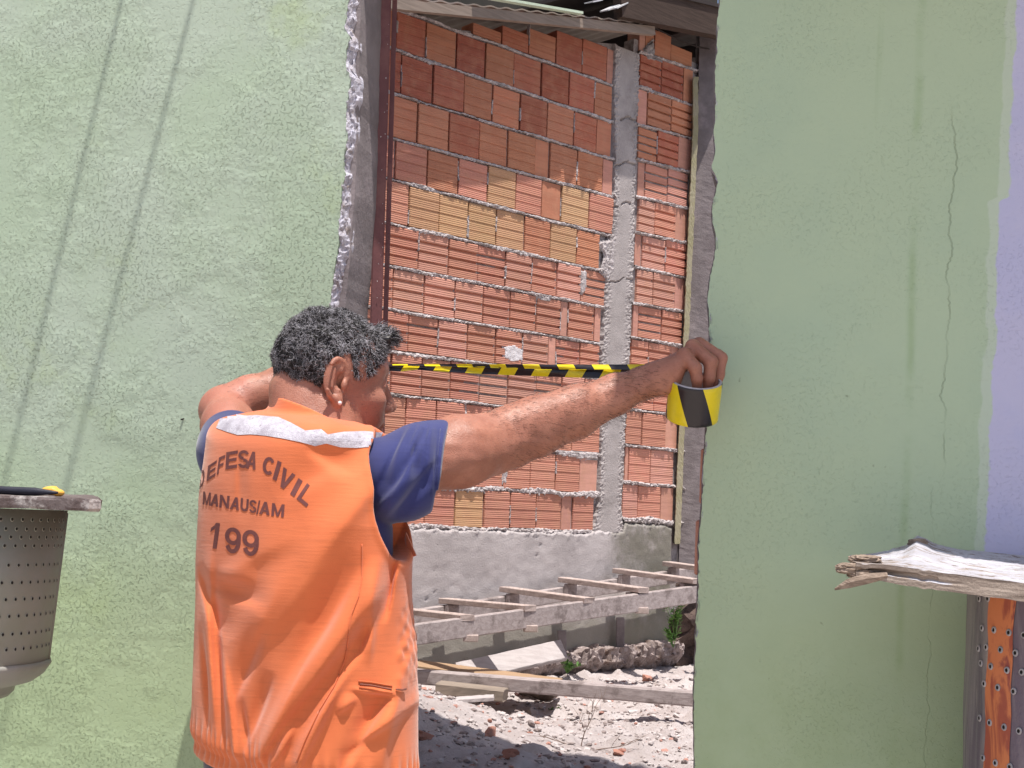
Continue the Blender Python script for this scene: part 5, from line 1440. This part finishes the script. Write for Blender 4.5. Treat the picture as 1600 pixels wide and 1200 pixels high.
# ================= prints and trims laid on the vest
def drape(px, py, bv, lift=.0012):
    r = ray(px, py); h = bv.ray_cast(EYE, r.normalized())
    if h[0] is None: return None
    n_ = h[1] if h[1].dot(r) < 0 else -h[1]
    return h[0]+n_*lift-r.normalized()*lift*.5
def drape_polys(name, polys, mat, bv, parent, step=3.0, lift=.0012):
    bm = bmesh.new()
    for poly, holes in polys:
        b2 = bmesh.new()
        for lp in [poly]: b2.faces.new([b2.verts.new((x, y, 0)) for x, y in lp])
        bmesh.ops.triangulate(b2, faces=b2.faces)
        xs = [v.co.x for v in b2.verts]; ys = [v.co.y for v in b2.verts]
        for lo_, hi_, ax in ((min(xs), max(xs), 0), (min(ys), max(ys), 1)):
            q = lo_+step
            while q < hi_:
                no = (1, 0, 0) if ax == 0 else (0, 1, 0); co = (q, 0, 0) if ax == 0 else (0, q, 0)
                bmesh.ops.bisect_plane(b2, geom=b2.verts[:]+b2.edges[:]+b2.faces[:], plane_co=co, plane_no=no); q += step
        b2.verts.ensure_lookup_table(); mp = {}
        for v in b2.verts:
            w_ = drape(v.co.x, v.co.y, bv, lift)
            if w_ is not None: mp[v] = bm.verts.new(w_-off)
        for f_ in b2.faces:
            if all(v in mp for v in f_.verts):
                pp = [mp[v] for v in f_.verts]
                if max((pp[i].co-pp[i-1].co).length for i in range(len(pp))) < .03:
                    try: bm.faces.new(pp)
                    except ValueError: pass
        b2.free()
    bmesh.ops.remove_doubles(bm, verts=bm.verts, dist=.0002)
    me = bpy.data.meshes.new(name); 
    for f_ in bm.faces:
        f_.normal_update()
    bm.to_mesh(me); bm.free(); o = link(name, me, mat, parent); return o
def sweep(pts, w):
    """thick stroke as quads"""
    out = []
    for i in range(len(pts)-1):
        (x0, y0), (x1, y1) = pts[i], pts[i+1]; dx, dy = x1-x0, y1-y0; L = math.hypot(dx, dy); nx, ny = -dy/L*w/2, dx/L*w/2; 
        out.append([(x0+nx, y0+ny), (x1+nx, y1+ny), (x1-nx, y1-ny), (x0-nx, y0-ny)])
    return out
def arc(cx, cy, rx, ry, a0, a1, n, w):
    """band following an ellipse: outer radius rx,ry, thickness w (in glyph units, x y)"""
    out = []
    for i in range(n):
        a, b = R(a0+(a1-a0)*i/n), R(a0+(a1-a0)*(i+1)/n)
        o = lambda t_, k: (cx+(rx-k*w[0])*math.cos(t_), cy+(ry-k*w[1])*math.sin(t_))
        out.append([o(a, 0), o(b, 0), o(b, 1), o(a, 1)])
    return out
sx_, sy_ = .27, .19          # stem widths in a unit glyph
def rect(x0, y0, x1, y1): return [[(x0, y0), (x1, y0), (x1, y1), (x0, y1)]]
G = {
 'D': rect(0, 0, sx_, 1)+rect(sx_, 0, .45, sy_)+rect(sx_, 1-sy_, .45, 1)+arc(.45, .5, .55, .5, -90, 90, 10, (sx_, sy_)),
 'E': rect(0, 0, sx_, 1)+rect(sx_, 0, 1, sy_)+rect(sx_, 1-sy_, 1, 1)+rect(sx_, .42, .92, .42+sy_*.9),
 'F': rect(0, 0, sx_, 1)+rect(sx_, 1-sy_, 1, 1)+rect(sx_, .40, .88, .40+sy_*.9),
 'S': arc(.5, .27, .5, .27, -170, 90, 12, (sx_*.9, sy_*.92))+arc(.5, .73, .5, .27, 10, 270, 12, (sx_*.9, sy_*.92)),
 'A': [[(0, 0), (.28, 0), (.62, 1), (.37, 1)], [(.72, 0), (1, 0), (.63, 1), (.42, .86)]]+rect(.24, .22, .76, .22+sy_*.85),
 'C': arc(.5, .5, .5, .5, 40, 320, 16, (sx_, sy_*.95)),
 'I': rect(0, 0, 1, 1),
 'V': [[(.36, 0), (.62, 0), (.29, 1), (0, 1)], [(.40, 0), (.64, 0), (1, 1), (.73, 1)]],
 'L': rect(0, 0, sx_, 1)+rect(sx_, 0, 1, sy_),
 'M': rect(0, 0, .22, 1)+rect(.78, 0, 1, 1)+[[(.22, 1), (.22, .62), (.42, 0), (.5, 0), (.5, .28)], [(.78, 1), (.78, .62), (.58, 0), (.5, 0), (.5, .28)]],
 'N': rect(0, 0, .25, 1)+rect(.75, 0, 1, 1)+[[(.25, 1), (.25, .66), (.75, 0), (.75, .34)]],
 'U': rect(0, .38, sx_, 1)+rect(1-sx_, .38, 1, 1)+arc(.5, .38, .5, .38, 180, 360, 10, (sx_, sy_)),
 '/': [[(0, 0), (.42, 0), (1, 1), (.58, 1)]],
 '1': rect(.45, 0, .85, 1)+[[(.45, 1), (.45, .78), (.02, .62), (.02, .78), (.30, .88)]],
 '9': arc(.5, .66, .5, .34, 0, 360, 20, (sx_*.95, .155))+arc(.5, .5, .5, .5, -150, 22, 14, (sx_*.95, .16)),
}
def glyph(ch, bl, base, up):
    out = []
    for q in G[ch]: out.append(([(280+(bl[0]+base[0]*x+up[0]*y)/4, 620+(bl[1]+base[1]*x+up[1]*y)/4) for x, y in q], None))
    return out
LET = [('D', (128, 578), (30, -38), (3, -100)), ('E', (172, 530), (55, -36), (10, -98)), ('F', (236, 488), (40, -18), (14, -108)), ('E', (290, 455), (72, -12), (6, -108)), ('S', (368, 446), (66, 0), (4, -112)), ('A', (416, 447), (62, 10), (20, -108)),
       ('C', (514, 472), (72, 30), (22, -108)), ('I', (584, 514), (24, 13), (33, -116)), ('V', (606, 545), (76, 50), (46, -106)), ('I', (694, 608), (26, 19), (52, -100)), ('L', (734, 638), (62, 52), (66, -98)),
       ('M', (148, 672), (48, 8), (4, -80)), ('A', (193, 681), (52, 8), (12, -76)), ('N', (251, 692), (60, 8), (6, -80)), ('A', (316, 702), (58, 9), (14, -78)), ('U', (382, 712), (50, 9), (5, -80)), ('S', (438, 722), (44, 8), (4, -80)), ('/', (482, 734), (22, 3), (4, -88)), ('A', (500, 733), (66, 9), (8, -80)), ('M', (576, 744), (78, 10), (6, -80)),
       ('1', (182, 944), (62, 8), (22, -160)), ('9', (282, 972), (100, 14), (8, -162)), ('9', (392, 988), (104, 14), (6, -162))]
polys = []
for L_ in LET: polys += glyph(*L_)
ink = mottled('faded_brown_print', (.135, .045, .045), (.17, .058, .05), 60, rough=.7, fine=400, bs=.15)
for L_ in LET:
    o_ = drape_polys('letter', glyph(*L_), ink, bvh_v, vest, step=3.2, lift=.0005)
    # bridge the strokes of one letter so that it is one piece
    b_ = bmesh.new(); b_.from_mesh(o_.data); seen = set(); isl = []; bad_ = []
    for v in b_.verts:
        if v in seen: continue
        st_ = [v]; seen.add(v); g_ = []
        while st_:
            q = st_.pop(); g_.append(q)
            for e in q.link_edges:
                w_ = e.other_vert(q)
                if w_ not in seen: seen.add(w_); st_.append(w_)
        if len(g_) > 2: isl.append(g_)
        else: bad_.extend(g_)
    done = list(isl[0]) if isl else []
    for g_ in isl[1:]:
        a_, c_ = min(((x, y) for x in g_ for y in done), key=lambda t_: (t_[0].co-t_[1].co).length)
        a2 = min((x for x in g_ if x is not a_), key=lambda x: (x.co-a_.co).length)
        try: b_.faces.new((a_, c_, a2))
        except ValueError: pass
        done += g_
    for v in bad_: b_.verts.remove(v)
    b_.to_mesh(o_.data); b_.free()
tape_out = [(347, 648), (365, 647), (385, 650), (400, 649), (435, 652), (455, 661), (477, 673), (502, 671), (512, 679), (537, 675), (567, 674), (598, 676), (592, 688), (585, 698), (558, 700), (532, 699), (510, 693), (492, 697), (470, 691), (440, 685), (415, 681), (392, 679), (372, 680), (355, 675), (338, 669)]
t = NT('reflective_tape'); col = t.mix(t.ramp(t.noise(30, 7, .75), .42, .62), (.52, .49, .55), (.37, .335, .39)); col = t.mix(t.ramp(t.noise(60, 5, .7, vec=t.map(loc=(2, 3, 1))), .60, .70), col, (.24, .20, .22))
drape_polys('reflective_strip', [(tape_out, None)], t.out(col, .55, t.bump(t.noise(130, 6, .75), .9, .003), Specular_IOR_Level=.5), bvh_v, vest, step=3.5, lift=.0007)
def cordline(name, pts, rad, mat, bv, parent, lift=.001, step=4):
    out = []
    for i in range(len(pts)-1):
        (x0, y0), (x1, y1) = pts[i], pts[i+1]; n_ = max(1, int(math.hypot(x1-x0, y1-y0)/step))
        for k in range(n_): 
            q = drape(x0+(x1-x0)*k/n_, y0+(y1-y0)*k/n_, bv, lift)
            if q is not None: out.append(q-off)
    if len(out) < 3: return None
    return bm_obj(name, tube_bm(out, rad, 6), mat, parent, smooth=True)
trim = fabric('orange_seam', (.62, .14, .042), (.55, .12, .036), bs=.4)
cordline('side_seam', [(565, 850), (566, 900), (561, 931), (549, 960), (543, 1000), (539, 1029), (523, 1072), (500, 1110), (476, 1160), (462, 1196)], .0011, trim, bvh_v, vest)
0 and cordline('armhole_binding', [(607, 676), (598, 700), (589, 735), (582, 775), (579, 820), (581, 846), (595, 842), (612, 836)], .0026, trim, bvh_v, vest, .0008)
0 and cordline('armhole_stitch', [(600, 672), (590, 705), (580, 745), (573, 785), (570, 825), (573, 856)], .0007, trim, bvh_v, vest, .0006)
cordline('pocket_flap', [(560, 1064), (580, 1066), (600, 1070), (617, 1073)], .0015, trim, bvh_v, vest, .001)
cordline('pocket_flap', [(561, 1074), (580, 1077), (600, 1081), (617, 1083)], .0015, trim, bvh_v, vest, .001)
zipm = mottled('zip_teeth', (.30, .10, .06), (.22, .08, .06), 200, rough=.4)
cordline('zip', [(562, 1069), (580, 1071), (600, 1075), (616, 1078)], .0012, zipm, bvh_v, vest, .0006)
cordline('zip_puller', [(618, 1078), (626, 1078), (634, 1076)], .0016, zipm, bvh_v, vest, .0022, 2)
bvh_s = make_bvh(shirt)
cordline('cuff_seam', [(688, 670), (686, 690), (683, 715), (679, 740), (675, 765), (672, 778)], .0007, MAT['navy'], bvh_s, shirt, .0006)
# loose flap tab on the right flank
fa, fb, fc = P(637, 838, 2.0), P(650, 866, 1.995), P(638, 872, 2.0)
bm = bmesh.new(); pr = [bm.verts.new(p-off) for p in (P(634, 832, 2.02), P(650, 868, 2.0), P(636, 873, 2.02), P(630, 850, 2.05))]; q = [bm.verts.new(v.co+Vector((.001, .004, 0))) for v in pr]
bm.faces.new(pr); bm.faces.new(q[::-1])
for i in range(4): bm.faces.new((pr[i], q[i], q[(i+1) % 4], pr[(i+1) % 4]))
bm_obj('pocket_tab', bm, MAT['orange'], vest)

# ================= hair
bvh_b = make_bvh(body)
def hair_ok(x, z, y=0):
    """head-frame side view: is this place covered by hair"""
    lim = np.interp(x, [-.12, -.085, -.06, -.042, -.034, -.026, -.006, .000, .012, .026, .034, .050, .064, .078, .10], [-.032, -.034, -.036, -.030, -.010, .034, .046, .044, .010, .005, .009, .026, .048, .070, .096])
    return z > lim
def hairm(name, c): 
    t = NT(name); return t.out(t.mix(t.noise(300, 2), c, tuple(v*.6 for v in c)), .42, Specular_IOR_Level=.45)
# dense underlayer of hair following the skull
fld = Field(HC-A3((.13, .13, .09)), HC+A3((.14, .13, .17)), .0026)
def cap(X, Y, Z):
    px, py, pz = X-HC[0], Y-HC[1], Z-HC[2]
    x = px*HM[0, 0]+py*HM[1, 0]+pz*HM[2, 0]; y = px*HM[0, 1]+py*HM[1, 1]+pz*HM[2, 1]; z = px*HM[0, 2]+py*HM[1, 2]+pz*HM[2, 2]
    def el(c, r):
        k0 = np.sqrt(((x-c[0])/r[0])**2+((y-c[1])/r[1])**2+((z-c[2])/r[2])**2); k1 = np.sqrt(((x-c[0])/r[0]**2)**2+((y-c[1])/r[1]**2)**2+((z-c[2])/r[2]**2)**2)+1e-6; return k0*(k0-1)/k1
    d = np.minimum(el((-.005, 0, .035), (.0895, .0765, .0850)), el((.022, 0, .029), (.079, .0715, .0780)))
    d = np.minimum(d, el((.074, .0, .086), (.026, .050, .019)))
    d = d+.0022*vnoise(41, 230, X, Y, Z)+.0012*vnoise(42, 420, X, Y, Z)
    lim = np.interp(x, [-.12, -.085, -.06, -.042, -.034, -.026, -.006, .000, .012, .026, .034, .050, .064, .078, .10], [-.030, -.032, -.034, -.028, -.006, .038, .050, .048, .014, .009, .013, .030, .052, .074, .100])
    edge = (lim-z)*.7+.0015*vnoise(43, 300, X, Y, Z)
    return np.maximum(d, edge)
fld.add(cap, fld.lo, fld.lo+(fld.n-1)*fld.h, .005, 'u', 0)
hm_ = fld.mesh('hair_underlayer'); hu = link('hair_underlayer', hm_, hairm('dark_hair_base', (.022, .017, .019))); hu.data.transform(Matrix.Translation(-off));
bvh_u = make_bvh(hu)
random.seed(21); np.random.seed(21)
MI = np.linalg.inv(HM)
SV, SF_, SC = [], [], []
def strand(p, n_, L, rad, curl, grey, lean):
    up_ = Vector(HM @ A3((0, 0, 1))); 
    t1 = n_.cross(Vector((random.uniform(-1, 1), random.uniform(-1, 1), random.uniform(-1, 1)))).normalized(); t2 = n_.cross(t1)
    pts = []; ph = random.random()*6.28; K = 6
    for k in range(K):
        s_ = k/(K-1)
        c = p+(n_*(.75-.35*s_)+lean*(.55+.5*s_)).normalized()*L*s_
        w_ = curl*s_
        c = c+t1*math.cos(ph+s_*7.0)*w_+t2*math.sin(ph+s_*7.0)*w_
        pts.append(c)
    i0 = len(SV)
    for k, c in enumerate(pts):
        d = (pts[min(k+1, K-1)]-pts[max(k-1, 0)]).normalized(); a = d.cross(n_); 
        if a.length < 1e-4: a = t1
        a = a.normalized(); b = d.cross(a); r = rad*(1-.75*(k/(K-1))**2)
        for q in range(3):
            an = 2.094*q; SV.append(c+(a*math.cos(an)+b*math.sin(an))*r-off)
    for k in range(K-1):
        for q in range(3): SF_.append((i0+3*k+q, i0+3*k+(q+1) % 3, i0+3*(k+1)+(q+1) % 3, i0+3*(k+1)+q)); SC.append(grey)
hc = Vector(H(-.010, 0, .040)); cnt = 0
tries = 0
while cnt < 23000 and tries < 90000:
    tries += 1
    v = np.random.normal(size=3); v /= np.linalg.norm(v)
    if v[1] > .55: continue                         # far side of the head gets fewer
    d = Vector(HM @ v); h = bvh_u.ray_cast(hc+d*.2, -d)
    if h[0] is None or h[3] > .2: continue
    lp = MI @ (A3(h[0])-HC)
    if not hair_ok(lp[0]+random.gauss(0, .0025), lp[2]+random.gauss(0, .003)): continue
    if lp[2] < -.05: continue
    n_ = h[1] if h[1].dot(d) > 0 else -h[1]
    top = lp[2] > .085; frontq = lp[0] > .045 and lp[2] > .06
    low = max(0., min(1., (lp[2]+.042)/.07)); fq = max(0., min(1., (lp[0]-.02)/.05))*max(0., min(1., (lp[2]-.045)/.035)); bz = max(0., min(1., (lp[2]-.0)/.09)); xz = max(0., min(1., (lp[0]+.05)/.08))
    if lp[0] > -.07 and lp[0] < -.01 and lp[2] > .112 and random.random() < .35: continue   # thin crown
    L = (.0078+.0045*random.random())*(1.0+1.0*fq+.25*top)*(.45+.55*low)*(1 if -lp[1] < .9 else 1)
    lean = Vector(HM @ A3((-.15+.75*xz+.2*fq+random.gauss(0, .35), random.gauss(0, .35), -.8+.8*bz+random.gauss(0, .3)))+.8*noise.noise_vector(h[0]*42))
    g = random.random(); clump = noise.noise(h[0]*55)
    grey = 1 if g < (.44+.45*clump)*(.2+.8*low) else 0
    strand(h[0]-n_*.0015, n_, L*.76, random.uniform(.00038, .00062), random.uniform(.0018, .0038)*(.5+.5*low), grey, lean); cnt += 1
me = bpy.data.meshes.new('hair'); me.from_pydata([tuple(v) for v in SV], [], SF_); me.update()
me.materials.append(hairm('dark_hair', (.018, .013, .015))); me.materials.append(hairm('grey_hair', (.46, .44, .48)))
me.polygons.foreach_set('material_index', SC); me.polygons.foreach_set('use_smooth', [True]*len(SC))
hair = link('hair', me, None, man); hu.parent = hair
# pale bead standing in for the sunlit glint on the lobe
bm = bmesh.new(); bmesh.ops.create_icosphere(bm, subdivisions=2, radius=.0034)
o = bm_obj('lobe_glint', bm, mottled('pale_lobe_glint', (.85, .74, .74), (.8, .7, .7), 20, rough=.25), man, smooth=True); 
p = None
for yy in range(40): 
    q = H(-.0110, -.0865, -.0335)
o.location = Vector(q)-off

# arm hair: short fine dark strands on the right forearm and the left forearm
SV, SF_, SC = [], [], []
random.seed(31)
def arm_hair(a, b, count, rmax):
    a, b = Vector(a), Vector(b); ax = (b-a).normalized()
    for k in range(count):
        t_ = random.random(); c = a.lerp(b, t_); v = Vector((random.gauss(0, 1), random.gauss(0, 1), random.gauss(0, 1))); v = (v-ax*v.dot(ax)).normalized()
        if v.y > .5: continue
        h = bvh_b.ray_cast(c+v*.09, -v)
        if h[0] is None or h[3] > .09: continue
        n_ = v; strand(h[0]-n_*.0004, (n_*.5).normalized(), random.uniform(.006, .012), .00022, .0012, 0, (ax*1.5+Vector((0, 0, -.8))).normalized())
arm_hair(ELB_R-(WR_R-ELB_R)*.15, WR_R, 1700, .06); arm_hair(ELB_L, WR_L, 350, .06)
me = bpy.data.meshes.new('arm_hair'); me.from_pydata([tuple(v) for v in SV], [], SF_); me.update(); me.materials.append(hairm('arm_hair', (.10, .05, .035)))
link('arm_hair', me, None, man)['kind'] = 'stuff'

# ================================================================== BARRIER TAPE
rc_ = P(1084, 624, 2.205)
ax = Vector((.02, -.50, 1)).normalized()      # roll's axis, top tipped towards the viewer
tr = empty('barrier_tape', rc_, label='yellow and black striped barrier tape stretched from its roll to the left jamb', cat='tape')
bpy.context.view_layer.update()
Rm = ax.to_track_quat('Z', 'Y').to_matrix()
# keep roll's x axis pointing right
xr = Vector((1, 0, 0)); xr = (xr-ax*xr.dot(ax)).normalized(); yr = ax.cross(xr); RM = Matrix((xr, yr, ax)).transposed()
hh, ro_, ri_ = .0345, .0455, .0405
def roll_lathe(prof, seg=96):
    bm = lathe(prof, seg); 
    for v in bm.verts: v.co = RM @ v.co
    return bm
def stripes(name, along, slope, period, duty=.5, offs=0):
    """diagonal stripes from a UV map"""
    t = NT(name); uv = t.n('ShaderNodeUVMap'); s_ = t.xyz(uv.outputs[0])
    v = t.ma('FRACT', t.ma('ADD', t.ma('DIVIDE', t.ma('ADD', s_[0], t.ma('MULTIPLY', s_[1], slope)), period), 10+offs))
    m_ = t.ma('GREATER_THAN', v, duty)
    col = t.mix(m_, (.78, .62, .012), (.018, .014, .018))
    col = t.mix(t.ma('MULTIPLY', t.ramp(t.noise(40, 4, .6), .45, .7, 0, .25), t.ma('SUBTRACT', 1, m_)), col, (.4, .33, .05))
    return t.out(col, .32, t.bump(t.noise(25, 3, .5), .12, .004), Specular_IOR_Level=.5)
def uvset(me, f): 
    ul = me.uv_layers.new(name='UVMap')
    for p in me.polygons:
        for li in p.loop_indices: ul.data[li].uv = f(me.loops[li].vertex_index)
seg = 96
bm = bmesh.new(); rings = []
prof = [(ro_-.0012, hh), (ro_, hh-.0012)]+[(ro_, hh-.0012-(2*hh-.0024)*k/12) for k in range(1, 13)]+[(ro_-.0012, -hh)]
for r, z in prof: rings.append([bm.verts.new(RM @ Vector((r*math.cos(2*math.pi*k/seg), r*math.sin(2*math.pi*k/seg), z))) for k in range(seg+1)])
for i in range(len(prof)-1):
    for k in range(seg): bm.faces.new((rings[i][k], rings[i+1][k], rings[i+1][k+1], rings[i][k+1]))
me = bpy.data.meshes.new('tape_roll'); bm.normal_update(); bm.to_mesh(me); bm.free()
S1 = seg+1
uvset(me, lambda vi: ((vi % S1)/seg*2*math.pi*ro_, prof[vi//S1][1]))
link('tape_roll', me, stripes('roll_stripes', 0, .42, .094, .50, .49), tr, smooth=True)
bm_obj('roll_core', roll_lathe([(ro_-.0012, hh), (ri_+.0022, hh), (ri_+.002, hh+.0012), (ri_-.0003, hh+.0012), (ri_-.0003, -hh), (ro_-.0012, -hh)]), mottled('grey_card_core', (.48, .46, .48), (.38, .36, .40), 40, rough=.8, fine=200, bs=.3), tr, smooth=False)
# free tape: a folded band running left behind the arm and the head
def band(name, rows, mat, uoff, nU=160):
    """rows: function t -> (top point, bottom point)"""
    K = 7; vs, fs, uv = [], [], []
    L = 0; prev = None
    for i in range(nU+1):
        t_ = i/nU; a, b = rows(t_)
        if prev: L += (a-prev).length
        prev = a
        for j in range(K):
            u = j/(K-1); p = a.lerp(b, u); p = p+Vector((0, .0022*math.sin(u*3.1+t_*9)+.0012*noise.noise(Vector((t_*22, u*2, 1))), 0)); vs.append(p-tr.location); uv.append((L+uoff, u*(a-b).length))
    for i in range(nU):
        for j in range(K-1): a = i*K+j; fs.append((a, a+1, a+K+1, a+K))
    o = mesh(name, vs, fs, mat, tr, smooth=True); uvset(o.data, lambda vi: uv[vi]); return o
Y0, Y1 = 2.215, 2.445
def mid(t_): return 1030+(575-1030)*t_, Y0+(Y1-Y0)*t_
def mainband(t_):
    x, Y = mid(t_); top = np.interp(x, [575, 612, 640, 700, 760, 860, 1000, 1030], [573, 570, 569.5, 571, 573, 575, 574, 573]); bot = np.interp(x, [575, 612, 625, 650, 700, 760, 860, 940, 1030], [582, 580, 581, 578, 581.5, 584.5, 588.5, 591.5, 594])
    return P(x, top, Y), P(x, bot, Y)
def foldband(t_):
    x, Y = mid(t_); top = np.interp(x, [575, 612, 640, 700, 760, 860, 1000, 1030], [571, 569, 568.3, 568.6, 569, 569.6, 569, 568]); bot = np.interp(x, [575, 625, 700, 760, 860, 1030], [572, 571, 572.6, 574.4, 577, 578])
    return P(x, top, Y-.003), P(x, bot, Y-.004)
sm = stripes('tape_stripes', 0, -.62, .0668, .5)
band('tape_band', mainband, sm, 0); band('tape_fold', foldband, stripes('tape_stripes_folded', 0, .55, .0668, .48, .30), .02)
